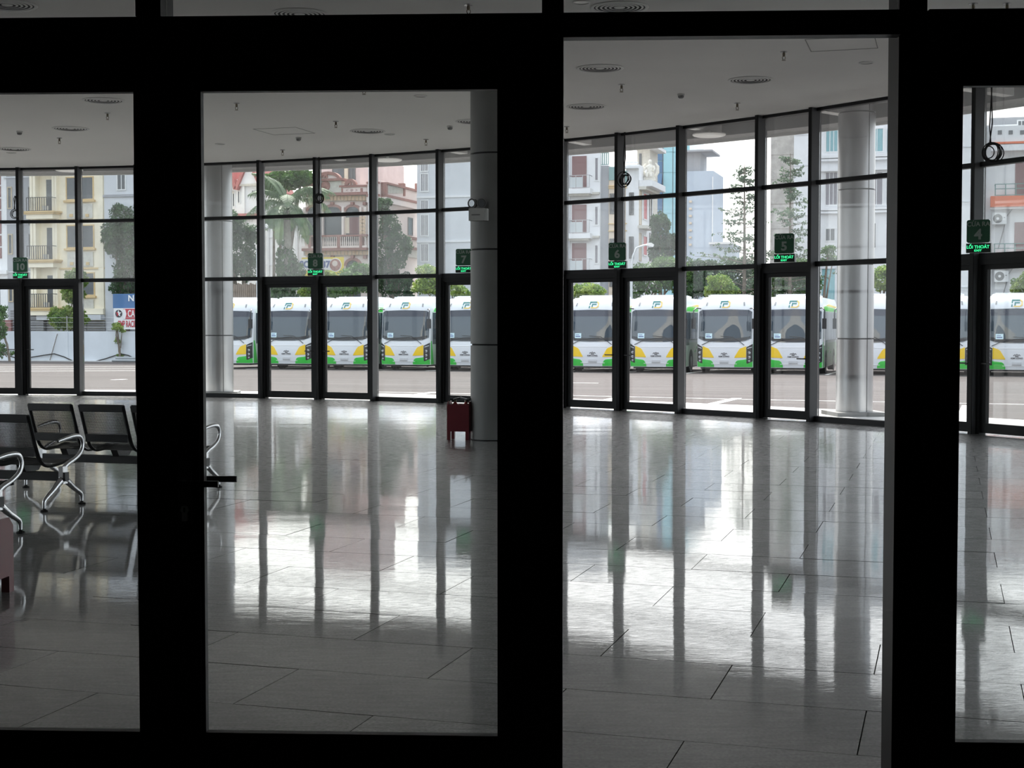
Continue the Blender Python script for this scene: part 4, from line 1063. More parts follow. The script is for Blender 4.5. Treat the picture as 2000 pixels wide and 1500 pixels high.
# white house with steep red gables
w = House('gabled_house', 'white house with steep red gables behind the column', 400, 512, 109, 352, 'render_white', depth=5)
w.wall()
for a, b, pk in ((398, 446, 300), (446, 464, 322), (470, 515, 318)):
    x0, x1 = w.sx(a), w.sx(b); xm = (x0 + x1) / 2; z0, z1 = w.z((a + b) / 2, 362), w.z((a + b) / 2, pk)
    MB().prism([(x0, z0), (x1, z0), (xm, z1)], -.25, 5).build('gable', 'render_white', w.t)
    for sx in (-1, 1):
        e_ = x0 if sx < 0 else x1
        MB().prism([(e_ + sx * .25, z0 - .3), (e_, z0 - .35), (xm, z1), (xm, z1 + .35)], -.5, 5).build('roof_slope', 'roof_tile', w.t)
for a, b, cc, d in ((452, 376, 462, 405), (466, 372, 472, 398), (493, 370, 502, 385), (410, 370, 425, 400)): w.window(a, b, cc, d, fm='white_frame', bars=0 if cc - a < 8 else 1)
x0, x1, z0, z1 = w.rect(453, 372, 461, 378); MB().prism([(x0, z0), (x1, z0), ((x0 + x1) / 2, z1)], -.09, 0).build('arch_hood', 'pale_stone', w.t)
w.slab('cornice', 'pale_stone', 448, 360, 512, 364, .3); w.slab('storey_band', 'roof_tile', 430, 418, 512, 428, .4); w.slab('downpipe', 'white_frame', 478, 364, 482, 580, .2)
x0, x1, z0, z1 = w.rect(405, 520, 560, 560)
lo = House('low_annexe', 'low pale annexe with grey pilasters behind the palm trunk', 512, 622, w, 410, 'render_white', depth=2)
lo.wall()
for a in (524, 552, 580): lo.slab('pilaster', 'render_pale', a, 420, a + 4, 585, .15)
for py in (462, 516): lo.slab('band', 'render_pale', 512, py, 622, py + 2, .12)
for a in (531, 560): lo.window(a, 552, a + 16, 590, bars=1, cross=1, fm='dark_frame')

# pink villa with ornate pediment
k = House('pink_villa', 'pink villa with ornate terracotta pediment, arches and balustrade', 598, 721, 103, 392, 'pink_pale', depth=4)
k.wall()
def arch_band(hs, xa, xb, ysp, ytop, m, wd=.22, out=.15, name='arch'):
    x0, x1 = hs.sx(xa), hs.sx(xb); xm = (x0 + x1) / 2; zs_, zt = hs.z((xa + xb) / 2, ysp), hs.z((xa + xb) / 2, ytop); a_ = (x1 - x0) / 2; b_ = zt - zs_
    m_ = MB(); n = 14; vs = []; fs = []
    for i in range(n + 1):
        t_ = math.pi * i / n
        for q, y in ((0, -out), (wd, -out), (0, .02), (wd, .02)): vs.append((xm - (a_ - q) * math.cos(t_), y, zs_ + (b_ - q) * math.sin(t_)))
    for i in range(n):
        o = 4 * i
        fs += [(o, o + 1, o + 5, o + 4), (o, o + 2, o + 6, o + 4), (o + 1, o + 3, o + 7, o + 5)]
    return m_.add(vs, fs).build(name, m, hs.t)
def arch_fill(hs, xa, xb, ysp, ytop, ybot, m, out=.04, name='arch_shade_fill'):
    x0, x1 = hs.sx(xa), hs.sx(xb); xm = (x0 + x1) / 2; zs_, zt, zb = hs.z((xa + xb) / 2, ysp), hs.z((xa + xb) / 2, ytop), hs.z((xa + xb) / 2, ybot); a_ = (x1 - x0) / 2
    poly = [(x0, zb), (x1, zb)] + [(xm + a_ * math.cos(math.pi * i / 12), zs_ + (zt - zs_) * math.sin(math.pi * i / 12)) for i in range(13)]
    return MB().prism(poly, -out, 0).build(name, m, hs.t)
for a, b in ((600, 632), (632, 672), (674, 708), (708, 722)):
    if a != 708:
        arch_fill(k, a + 3, b - 3, 412, 402, 485, 'house_pane'); arch_band(k, a, b, 413, 399, 'terracotta', .18)  # dark fill paints the shade of the recess behind arches and balusters
        arch_fill(k, a + 3, b - 3, 518, 506, 590, 'house_pane'); arch_band(k, a, b, 519, 503, 'terracotta', .2)
    xm = (a + b) / 2
    k.slab('keystone', 'terracotta', xm - 3, 395, xm + 3, 401, .25); k.slab('keystone', 'terracotta', xm - 3, 499, xm + 3, 505, .25)
for a in (597, 631, 671.5, 706, 715): 
    k.slab('column', 'pink_pale', a, 405, a + 4, 462, .3)
for j in range(6):
    for a in (707, 713): k.slab('quoin_tile', 'tile_orange', a, 423 + j * 7, a + 5, 429 + j * 7, .34)
k.slab('lit_wall', 'beige_wall', 672, 425, 684, 456, .05); 
k.slab('door_leaf', 'door_red', 684, 424, 706, 457, .06)
for (y0, y1) in ((383, 392), (490, 498)):
    k.slab('frieze', 'pale_stone', 596, y0 - 1, 722, y1 + 1, .18)
    for a in range(600, 720, 7): k.slab('frieze_tile', 'tile_orange', a, y0, a + 5.6, y1, .24)
k.slab('cornice', 'terracotta', 594, 377.5, 723, 383, .55); k.slab('cornice', 'terracotta', 596, 485, 722, 490, .5); k.slab('hand_rail', 'terracotta', 596, 459.5, 722, 463, .45); k.slab('rail_foot', 'pink_pale', 596, 481, 722, 485, .45)
for a in range(601, 720, 4):
    if 609 < a < 615 or 664 < a < 669 or 708 < a < 714: continue
    x = k.sx(a + 1.2); z0, z1 = k.z(a, 481), k.z(a, 463)
    MB().lathe([(.045, z0), (.06, z0 + (z1 - z0) * .3), (.03, z0 + (z1 - z0) * .7), (.045, z1)], 6, (x, -.38, 0)).build('baluster', 'pink_pale', k.t, 60)
for a in (609, 665, 708): k.slab('rail_post', 'terracotta', a, 462, a + 5, 485, .5)
# pediment
k.slab('parapet', 'pink_pale', 598, 362, 720, 378, .2, 1.0); k.slab('parapet_cap', 'terracotta', 596, 362, 632, 366, .3, 1.0); k.slab('parapet_cap', 'terracotta', 667, 362, 722, 366, .3, 1.0)
k.slab('pediment_block', 'pale_stone', 622, 353, 671, 377, .28, 1.0)
k.slab('pediment_cap', 'terracotta', 606, 350, 677, 354.5, .45, 1.0)
arch_fill(k, 624, 668, 351, 337, 351, 'pink_pale', .3, 'pediment_arch'); arch_band(k, 622, 670, 351, 336, 'terracotta', .22, .4, 'pediment_moulding')
for a in (596, 678):
    arch_fill(k, a, a + 22, 362, 351, 362, 'pink_pale', .25, 'volute'); arch_band(k, a, a + 22, 362, 350, 'terracotta', .2, .35, 'volute_moulding'); arch_band(k, a + 4, a + 14, 362, 355, 'terracotta', .12, .36, 'volute_scroll')
for sx in (-1, 1): arch_band(k, 637 + sx * 5 - 4, 637 + sx * 5 + 4, 348, 341, 'terracotta', .12, .42, 'scroll')
cx, cz = k.sx(641), k.z(641, 364)
MB().lathe([(.36, -.05), (.33, -.12), (.2, -.1), (.12, -.16), (.01, -.16)], 20, (cx, -.28, cz), 'y').build('medallion', 'terracotta', k.t, 40)
for a in (669.5, 708): k.slab('parapet_panel', 'terracotta', a, 368, a + 4, 376, .26)
for xm in (687, 695):
    x, z = k.sx(xm), k.z(xm, 372); q = MB(); q.tube([(x - .26, -.24, z), (x, -.24, z + .13), (x + .26, -.24, z), (x, -.24, z - .13)], .025, 4, closed=True); q.build('diamond', 'terracotta', k.t)
# pink upper block behind and receding wing
b = House('pink_upper_block', 'taller pink block with yellow pier behind the villa pediment', 618, 742, 111.5, 225, 'pink_wall', depth=3)
b.wall()
for a, c_ in ((651, 674), (683, 696)): b.window(a, 326, c_, 362, fm='dark_frame')
b.slab('yellow_pier', 'beige_wall', 675, 300, 682, 365, .1); b.slab('white_pier', 'pink_pale', 728, 300, 742, 380, .1)
wg = House('pink_wing', 'pink side wing with balustraded terraces above an ivy wall', 722, 744, k, 352, 'pink_pale', px2=822)
wg.wall(); wg.wall(h=wg.z(744, 300, True), x0=-1.5, x1=wg.w - 1.3, z0=wg.h - .2, y0=2, m='pink_wall', name='upper_wall')
for nm, m_, t_, b_, o_ in (('terrace_cap', 'terracotta', 356, 360, .5), ('terrace_panel', 'pink_pale', 360, 380, .32), ('terrace_foot', 'terracotta', 380, 385, .5), ('terrace_slab', 'pink_pale', 385, 396, .45)):
    wg.sslab(nm, m_, 745, t_, 821, b_, o_); wg.slab(nm, m_, 722, t_, 744, b_, o_)
for a in (745, 780, 812): wg.sslab('terrace_post', 'terracotta', a, 358, a + 2.5, 383, .42)
for i in range(24):
    a = 750 + i * 1.2 if i < 24 else 0
    wg.sslab('lattice_bar', 'pale_stone', a, 363, a + .5, 378, .4)
for nm, m_, t_, b_, o_ in (('lower_cap', 'terracotta', 462, 467, .45), ('lower_panel', 'pink_pale', 467, 482, .3), ('lower_slab', 'terracotta', 482, 487, .45), ('lower_soffit', 'pale_stone', 487, 502, .35)):
    wg.sslab(nm, m_, 790, t_, 820, b_, o_)
wg.swindow(797, 425, 806, 460, fm='dark_frame')
# grey building with strip windows
gb = House('strip_window_block', 'plain pale grey block with narrow strip windows behind the column', 815, 1085, 104, 245, 'render_pale', depth=3)
gb.wall()
for a, b_, n in ((290, 336, 2), (338, 375, 1), (390, 414, 1), (418, 462, 2), (475, 512, 1), (516, 556, 2)): gb.window(822, a, 838, b_, 'curtain_grey', 'white_frame', bars=3)
for py in (380, 468): gb.slab('storey_band', 'render_white', 815, py, 1085, py + 4, .08)

# white apartment house, grey pier, beige and ornate houses, receding to the right
ap = House('apartment_house', 'white apartment house with dark red doors and glass balconies', 1088, 1171, gb, 238, 'render_white', px2=1188)
ap.wall()
for yb, dt in ((378, 305), (465, 400), (540, 475)):
    ap.slab('balcony_slab', 'render_white', 1112, yb - 8, 1158, yb + 2, .9); ap.slab('balcony_foot', 'pale_stone', 1114, yb + 2, 1154, yb + 6, .7)
    ap.railing(1116, yb - 34, 1156, yb - 9, .8, 'steel', 3, .02)
    ap.slab('balcony_glass', mat('balcony_glass', (.5, .54, .55), .2), 1118, yb - 30, 1143, yb - 10, .77, -.75)
    ap.slab('balcony_door', 'door_red', 1117, dt, 1145, yb - 8, .05)
    ap.window(1160, dt + 2, 1169, yb - 24, fm='white_frame', pm='curtain_grey', bars=0)
ap.slab('downpipe', 'render_pale', 1110, 262, 1113, 560, .15)
ap.slab('storey_ledge', 'pale_stone', 1155, 376, 1171, 380, .3); ap.slab('storey_ledge', 'pale_stone', 1155, 461, 1171, 465, .3)
pr = House('grey_pier_house', 'narrow grey pier wall beside the white apartment house', 1171.5, 1188, 100.5, 324, 'render_grey', depth=3)
pr.wall(); pr.railing(1171, 298, 1188, 322, .0, 'rail_green', 4, .025)
be = House('beige_house', 'beige house with dark windows behind exit sign six', 1188.5, 1221, pr, 340, 'beige_wall', depth=3)
be.wall()
be.slab('glass_parapet', mat('glass_green', (.2, .34, .33), .2), 1189, 326, 1206, 352, .1); be.slab('glass_parapet', 'glass_green', 1207, 334, 1224, 357, .1)
for a, b_ in ((378, 418), (466, 502), (525, 560)): be.window(1190, a, 1201, b_, fm='dark_frame'); be.window(1208, a, 1219, b_, fm='dark_frame')
for py in (362, 366, 436, 450): be.slab('ledge', 'cream_trim', 1188, py, 1224, py + 2, .12)
orn = House('ornate_house', 'white ornate house with roof statue and red shutters', 1221.5, 1247, be, 322, 'render_white', px2=1274)
orn.wall()
for a, b_ in ((376, 420), (462, 505)): orn.window(1228, a, 1237, b_, fm='dark_frame')
for a, b_ in ((372, 440), (455, 510), (522, 560)):
    orn.swindow(1245 + 2, a, 1251, b_, 'beige_wall'); orn.swindow(1254.5, a + 5, 1262, b_ - 10, 'sign_red', 'white_frame'); orn.swindow(1267, a, 1271, b_, fm='dark_frame')
orn.sslab('cornice', 'render_white', 1247, 352, 1274, 364, .9); orn.sslab('cornice_foot', 'pale_stone', 1247, 364, 1274, 370, .5); orn.slab('cornice', 'render_white', 1221, 326, 1247, 330, .5)
orn.sslab('balcony', 'pale_stone', 1246, 440, 1262, 446, .6)
for a in (1222, 1230, 1238): orn.slab('parapet_bar', 'render_white', a, 316, a + 7, 319, .1)
up = House('ornate_attic', 'attic storey with flat roof above the ornate house', 1243, 1268, 109, 290, 'pale_stone', depth=3)
up.wall(); up.slab('roof_slab', 'render_white', 1240, 286, 1285, 292, 1.0, 3); up.slab('dark_opening', 'house_pane', 1247, 300, 1252, 330, .05)
# statue on the cornice
sp = orn.C + V * orn.sy(1256); sz_ = GZ + orn.z(1256, 352, True)
st = thing('roof_statue', 'pale seated figure statue on the ornate house cornice', 'statue', (sp.x + U.x * .45, sp.y + U.y * .45, sz_), -TH)
mat('statue_stone', (.75, .72, .64), .8, noise=.15, scale=5)
MB().box(-.55, .55, -.3, .3, 0, .3).build('pedestal', 'statue_stone', st)
fg = MB(); fg.lathe([(.42, .3), (.46, .6), (.34, .95), (.38, 1.25), (.34, 1.5), (.14, 1.62), (.12, 1.7), (.2, 1.82), (.2, 1.98), (.1, 2.1), (.02, 2.12)], 14)
fg.tube([(.34, 0, 1.42), (.52, -.2, 1.1), (.4, -.42, .9)], [.13, .11, .08], 8); fg.tube([(-.34, 0, 1.42), (-.55, -.15, 1.1), (-.7, -.3, .85)], [.13, .11, .08], 8)
fg.tube([(.2, -.2, .65), (.24, -.6, .62), (.22, -.62, .3)], [.2, .17, .12], 8); fg.tube([(-.2, -.2, .65), (-.24, -.6, .62), (-.22, -.62, .3)], [.2, .17, .12], 8)
fg.build('figure', 'statue_stone', st, 60); st.scale = (.66, .66, .66)
for a_ in (-.75, .8): MB().tube([(a_ * .6, .1, .2), (a_, .1, .8), (a_ * 1.05, .1, 1.4), (a_ * .7, .1, 1.75)], [.12, .16, .13, .05], 7).build('scroll_ornament', 'statue_stone', st, 60)

# blue glass tower
gt = House('glass_tower', 'blue and turquoise glass office tower beyond the ornate house', 1268, 1345, 135, 262, 'glass_cyan', depth=8)
gt.wall()
for j in range(9): gt.slab('blue_pane', 'glass_blue', 1268, 268 + j * 24, 1293, 290 + j * 24, .12)
for j in range(9):
    for a in (1294.2, 1313.5): gt.slab('cyan_pane', 'glass_cyan', a, 258 + j * 40, a + 18.6, 296.5 + j * 40, .08)
gt.slab('mullion', 'iron', 1293, 262, 1294, 560, .16); gt.slab('mullion', 'iron', 1312.6, 262, 1313.4, 560, .12)
x0, x1, z0, z1 = gt.rect(1270, 339, 1293, 360); MB().add([(x0, -.13, z1), (x1, -.13, z1), (x1, -.75, z0), (x0, -.75, z0), (x0, -.09, z1), (x1, -.09, z1), (x1, -.7, z0), (x0, -.7, z0)], [(0, 1, 2, 3), (4, 5, 6, 7), (0, 1, 5, 4), (2, 3, 7, 6), (0, 3, 7, 4), (1, 2, 6, 5)]).build('open_vent', 'glass_blue', gt.t)
# blank block with roof room
bl = House('blank_block', 'plain blue grey windowless block under open sky', 1330, 1391, 128, 335, 'render_blue', depth=6)
bl.wall(); rt = MB().box(0, bl.sx(1364), .5, 4, bl.h, bl.z(1350, 297)).build('roof_room', 'render_grey', bl.t)
bl.slab('roof_canopy', 'render_grey', 1330, 294, 1391, 297.5, .6, 4); bl.slab('corner_pipe', 'white_frame', 1389.5, 345, 1391, 480, .1)
for j in range(7): bl.slab('window_ledge', 'beige_wall', 1345, 392 + j * 14, 1350, 396 + j * 14, .2)
low = House('low_blue_shed', 'low pale blue shed wall beyond the hedge', 1385, 1430, 118, 476, 'render_blue', depth=4)
low.wall(); low.slab('eave', 'render_white', 1384, 473, 1432, 477, .3)
# stone tower and white modern building
tw = House('stone_tower', 'weathered grey stone tower behind the second conifer', 1503, 1549, 112, 205, 'tower_stone', depth=6)
tw.wall()
for j in range(6): tw.slab('stain_ledge', 'tower_stone', 1503, 300 + j * 48, 1549, 302 + j * 48, .06)
md = House('modern_block', 'white modern block with curtained window bands behind the column', 1548, 1880, 108, 160, 'render_white', depth=9)
md.wall()
for a, b_ in ((1548, 1602), (1608, 1634), (1636, 1680), (1684, 1722), (1726, 1760)):
    if a > 1600:
        md.window(a, 250, b_, 298, 'curtain_teal', 'white_frame', bars=2); md.window(a, 335, b_, 402, 'curtain_grey', 'white_frame', bars=2)
for t_, b_ in ((300, 306), (308, 312), (326, 332), (404, 409), (411, 415)): md.slab('cornice', 'render_white', 1600, t_, 1870, b_, .4)
for t_ in (262, 322, 420, 500): md.slab('panel_line', 'render_pale', 1548, t_, 1600, t_ + 2, .05)
md.window(1609, 445, 1630, 472, fm='white_frame', pm='house_pane'); md.window(1702, 434, 1710, 486, fm='white_frame', bars=0); md.slab('ground_window', 'curtain_teal', 1604, 525, 1629, 585, .05); md.slab('ground_frame', 'render_pale', 1602, 518, 1632, 525, .15)
for py in (288, 391, 560): md.slab('panel_line', 'render_pale', 1860, py, 1880, py + 2, .05)
fl_ = House('white_flank', 'white rendered flank wall left of the lattice mast', 1845, 1898, 96, 200, 'render_white', depth=6)
fl_.wall()
for py in (286, 393, 560): fl_.slab('panel_line', 'render_pale', 1845, py, 1898, py + 2, .05)
# orange banded house with balconies and air conditioners
oh = House('orange_band_house', 'white house with orange bands, green railings and air conditioners', 1918, 2060, 97, 245, 'render_white', depth=8)
oh.wall()
oh.slab('parapet', 'render_white', 1930, 248, 2060, 282, .9)
for a in (1942, 1963, 1985, 2007): oh.slab('parapet_hole', 'house_pane', a, 258, a + 8, 266, .93)
oh.slab('orange_line', 'orange_paint', 1930, 279, 2060, 283, 1.0); oh.slab('slab_edge', 'render_white', 1930, 284, 2060, 296, .95)
oh.slab('attic_wall', 'render_grey', 1930, 222, 2060, 248, -1.5, 2.0); oh.window(1980, 234, 1998, 247, fm='white_frame')
for yb in (384, 500):
    oh.slab('orange_band', 'orange_paint', 1930, yb, 2060, yb + 21, .95); oh.slab('band_foot', 'render_white', 1930, yb + 21, 2060, yb + 25, .8)
    oh.railing(1938, yb - 24, 2060, yb - 1, .85, 'rail_green', 6, .03, .05)
    oh.slab('mid_rail', 'rail_green', 1938, yb - 15, 2060, yb - 13.5, .85, -.8)
    oh.slab('door', 'door_red', 1978, yb - 66, 2006, yb - 2, .06); oh.slab('wall_pipe', 'render_pale', 1958, yb - 66, 1959, yb - 2, .1)
for px, py in ((1948, 428), (1953, 540)):
    x0, x1, z0, z1 = oh.rect(px - 14, py - 11, px + 14, py + 11)
    u_ = MB().box(x0, x1, -.6, -.25, z0, z1).build('air_conditioner', 'white_ac', oh.t)
    r_ = (z1 - z0) * .4; MB().lathe([(r_, -.62), (r_, -.6)], 20, (x0 + (x1 - x0) * .38, 0, (z0 + z1) / 2), 'y').build('fan_grille', 'dark_frame', u_)
    MB().lathe([(r_ * .3, -.65), (r_ * .3, -.61)], 12, (x0 + (x1 - x0) * .38, 0, (z0 + z1) / 2), 'y').build('fan_hub', 'white_ac', u_)
    MB().box(x0 + (x1 - x0) * .78, x1 - .1, -.61, -.6, z0 + .4, z0 + .46).build('badge', 'grey_plastic', u_)
    for xx in (x0 + .15, x1 - .2): MB().box(xx, xx + .05, -.55, 0, z0 - .1, z0).build('foot_bracket', 'steel', u_)
    oh_p = MB(); oh_p.tube([(x1, -.3, z0 + .5), (x1 + .3, -.1, z1 + .2), (x1 + .8, -.08, z1 + .5)], .03, 5); oh_p.tube([(x1 - .1, -.3, z0), (x1 - .3, -.1, z0 - .8), (x0 + .4, -.08, z0 - 1.6)], .03, 5); oh_p.build('hose', 'grey_plastic', oh.t)

# lattice mast, street lamps, white post
def lattice(px, Y, ytop):
    b_ = at_y(px, 634, Y); zt = at_y(px, ytop, Y).z; z0 = lot_z(b_)
    t = thing('lattice_mast', 'slim steel lattice mast left of the orange banded house', 'mast', (b_.x, b_.y, z0), -TH)
    h_ = zt - z0; q = .18
    for x in (-q, q):
        for y in (-q, q): MB().box(x - .03, x + .03, y - .03, y + .03, 0, h_).build('corner_post', 'steel', t)
    n = int(h_ / .9)
    for i in range(n):
        z = i * .9; s_ = 1 if i % 2 else -1
        MB().tube([(-q * s_, -q, z), (q * s_, -q, z + .9)], .02, 4).build('brace', 'steel', t)
    MB().box(-.14, .14, -.3, -.2, h_ * .62, h_ * .62 + .5).build('meter_box', 'rail_green', t); MB().box(-.12, .12, -.3, -.2, h_ * .36, h_ * .36 + .5).build('meter_box', 'white_ac', t)
lattice(1904, 93, 224)
def street_lamp(label, px, Y, ytop, reach, heady):
    b_ = at_y(px, 634, Y); z0 = lot_z(b_); zt = at_y(px, ytop, Y).z - z0; zh = at_y(px, heady, Y).z - z0
    t = thing('street_lamp', label, 'street lamp', (b_.x, b_.y, z0), 0, 'street lamps behind the buses'); rx = reach * Y / F
    MB().tube([(0, 0, 0), (0, 0, zt * .8)], [.11, .08], 10).build('pole', 'lamp_pole', t, 60)
    MB().tube([(0, 0, zt * .8), (rx * .06, 0, zt * .88), (rx * .25, 0, zt * .95), (rx * .6, 0, zh - .05), (rx * .8, 0, zh)], .055, 8).build('arm', 'lamp_pole', t, 60)
    s_ = 1 if rx > 0 else -1
    MB().prism([(rx * .75, zh - .05), (rx * 1.1, zh - .14), (rx * 1.15, zh), (rx * 1.0, zh + .12), (rx * .8, zh + .1)], -.16, .16).build('lamp_head', 'white_plastic', t)
    MB().box(min(rx * .85, rx * 1.08), max(rx * .85, rx * 1.08), -.12, .12, zh - .16, zh - .08).build('lens', 'lamp_lens', t)
street_lamp('pale street lamp with bent arm beside the palm tree', 504, 90, 432, 18, 441)
street_lamp('grey street lamp with long curved arm before the ornate house', 1233, 91, 472, 38, 478)
b_ = at_y(723.5, 634, 89)
wp_ = thing('white_post', 'tall plain white post right of the pink villa', 'post', (b_.x, b_.y, lot_z(b_)), 0)
MB().tube([(0, 0, 0), (0, 0, at_y(723, 296, 89).z - lot_z(b_))], .095, 12).build('shaft', 'lamp_pole', wp_, 60); MB().lathe([(.22, 0), (.22, .05), (.12, .12)], 12).build('base_flange', 'lamp_pole', wp_, 40)

# banner on the villa
bn = House('food_banner', 'yellow banner with round food picture on the pink villa', 590, 672, 100, 503, 'banner_yellow', depth=.06, cat='banner')
bn.wall(z0=bn.z(630, 548))
bn.slab('white_strip', 'sign_white', 591, 506, 648, 528, .01, 0)
lettering('SO', .62, 'ink_blue', bn.t, (bn.sx(597), -.03, bn.z(597, 517)), .01, .03); lettering('37', .62, 'ink_blue', bn.t, (bn.sx(637.5), -.03, bn.z(637, 517)), .01, .03)
cx, cz = bn.sx(656), bn.z(656, 517.5)
MB().lathe([(.46, -.03), (.46, 0)], 28, (cx, 0, cz), 'y').build('picture_rim', 'sign_white', bn.t); MB().lathe([(.41, -.045), (.41, -.02)], 28, (cx, 0, cz), 'y').build('plate', mat('food_brown', (.35, .16, .13), .7, noise=.4, scale=6), bn.t); MB().lathe([(.2, -.06), (.2, -.03)], 20, (cx - .02, 0, cz + .1), 'y').build('food', mat('food_pale', (.75, .62, .55), .7), bn.t)
for a in (592, 670): bn.slab('pole', 'steel', a, 548, a + 1.5, 590, .02, .04)

# ------------------------------------------------------------------ boundary wall, wire, fence, bits on the ground
def ulen(px, Yv): k = (px - 1000) / F; return (k * Yv / (V.y + k * -V.x * 0 + 0) )
DW = None
pw = at_z(130, 711, -.88); DW = pw.dot(V)
bw = struct('wall_boundary', (0, 0, 0), -TH); zb = lz(DW); ztop = zb + 1.88
for i in range(-6, 9):
    u0 = pw.dot(U) + i * 5.0
    MB().box(u0 + .02, u0 + 4.98, DW, DW + .22, zb - .2, ztop).build('wall_bay', mat('wall_whitewash', (.62, .65, .69), .9, noise=.07, scale=.8), bw)
    MB().box(u0 - .14, u0 + .14, DW - .05, DW + .27, zb - .2, ztop + .0).build('pier', 'wall_whitewash', bw)
    for j in range(3): MB().tube([(u0, DW + .1, ztop + .25 + .3 * j), (u0 + 5, DW + .1, ztop + .25 + .3 * j)], .008, 3).build('wire', 'steel', bw)
    MB().box(u0 - .02, u0 + .02, DW + .08, DW + .12, ztop, ztop + .95).build('wire_post', 'steel', bw)
MB().box(pw.dot(U) - 30, pw.dot(U) + 45, DW - .35, DW, zb - .1, zb + .06).build('kerb', 'concrete_light', bw)
fe = House('plank_fence', 'brown plank fence behind the left buses', 440, 512, 93.5, 553, 'fence_brown', depth=.05, cat='fence')
for i in range(18):
    x0 = fe.w * i / 18; MB().box(x0 + .01, x0 + fe.w / 18 - .01, 0, .05, 0, fe.h - .05 * (i % 3)).build('plank', 'fence_brown', fe.t)
for zz in (.6, fe.h - .5): MB().box(0, fe.w, .05, .12, zz, zz + .1).build('rail', 'fence_brown', fe.t)
def lp(px, py):                                       # a place on the face of the boundary wall
    r = ray(px, py); t_ = (DW - .08 - 0) / (r.x * V.x + r.y * V.y); return Vector((r.x * t_, r.y * t_, H + r.z * t_))
hs_ = [(18, 695), (30, 699), (60, 698), (85, 694), (106, 691), (125, 697), (146, 707), (180, 707.5), (205, 701), (235, 691), (250, 694), (274, 705), (300, 707)]
hp_ = [lp(*q) for q in hs_]; hb = hp_[0].copy(); hb.z = lz(DW)
ht = thing('cable_run', 'dark cable sagging along the foot of the white boundary wall', 'cable', hb)
MB().tube([q - hb for q in hp_], .035, 5).build('cable', 'black_rubber', ht, 60)
s0, s1 = lp(112, 652), lp(97, 707); sb_o = s1.copy(); sb_o.z = lz(DW)
lt = thing('leaning_pole', 'thin pole leaning on the white boundary wall', 'pole', sb_o); MB().tube([Vector((0, 0, 0)), s0 - sb_o], .022, 5).build('shaft', 'bark', lt)
pp = lp(245, 709); pp -= V * .5; pp.z = lot_z(pp) + .06
for i, (dx, dy, dz, lb) in enumerate(((-.5, 0, 0, 'lowest grey pipe of the pile at the boundary wall'), (-.1, .2, 0, 'rear grey pipe of the pile at the boundary wall'), (-.3, .1, .15, 'topmost grey pipe of the pile at the boundary wall'))):
    o = MB().tube([(-.1, 0, 0), (.3, 0, 0), (2.0, 0, 0)], .085, 10).build('pipe', mat('pipe_grey', (.33, .35, .37), .5), None, 50)
    tag(o, lb, 'pipe', 'grey pipes stacked by the wall'); q = pp + U * dx + V * dy; o.location = (q.x, q.y, q.z + .03 + dz); o.rotation_euler = (0, 0, -TH + .03 * i)
# ------------------------------------------------------------------ trees and shrubs
def leaves(blobs, n, size, seed, flat=.5, shell=.45):
    """leaf blades scattered through the outer part of a set of (centre, radii) blobs"""
    g = np.random.default_rng(seed); vs = []; per = []
    vol = np.array([b[1][0] * b[1][1] * b[1][2] for b in blobs]) ** .67; per = np.maximum(1, (n * vol / vol.sum()).astype(int))
    out_v = []
    for (c, r), k in zip(blobs, per):
        d = g.normal(size=(k, 3)); d /= np.linalg.norm(d, axis=1)[:, None]
        rad = (shell + (1 - shell) * g.random(k) ** .6) * (1 + .12 * np.sin(5 * d[:, 0] + 3) * np.cos(6 * d[:, 2]))
        p = np.array(c) + d * rad[:, None] * np.array(r)
        a = g.normal(size=(k, 3)); a[:, 2] -= flat; a += d * .6; a /= np.linalg.norm(a, axis=1)[:, None]
        b = np.cross(a, g.normal(size=(k, 3))); b /= np.linalg.norm(b, axis=1)[:, None]
        s = size * g.uniform(.6, 1.25, k)[:, None]
        nrm = np.cross(a, b) * s * .12
        q = np.stack([p - a * s * .5, p + b * s * .26 + nrm, p + a * s * .5, p - b * s * .26 + nrm], 1)
        out_v.append(q.reshape(-1, 3))
    v = np.concatenate(out_v); return v
def leaf_object(name, v, m, parent):
    k = len(v) // 4; me = bpy.data.meshes.new(name)
    me.vertices.add(len(v)); me.vertices.foreach_set('co', v.astype(np.float32).ravel())
    me.loops.add(4 * k); me.loops.foreach_set('vertex_index', np.arange(4 * k, dtype=np.int32))
    me.polygons.add(k); me.polygons.foreach_set('loop_start', np.arange(0, 4 * k, 4, dtype=np.int32)); me.polygons.foreach_set('loop_total', np.full(k, 4, dtype=np.int32))
    me.update(calc_edges=True); me.materials.append(MATS[m])
    o = bpy.data.objects.new(name, me); COL.objects.link(o); o.parent = parent
    return o
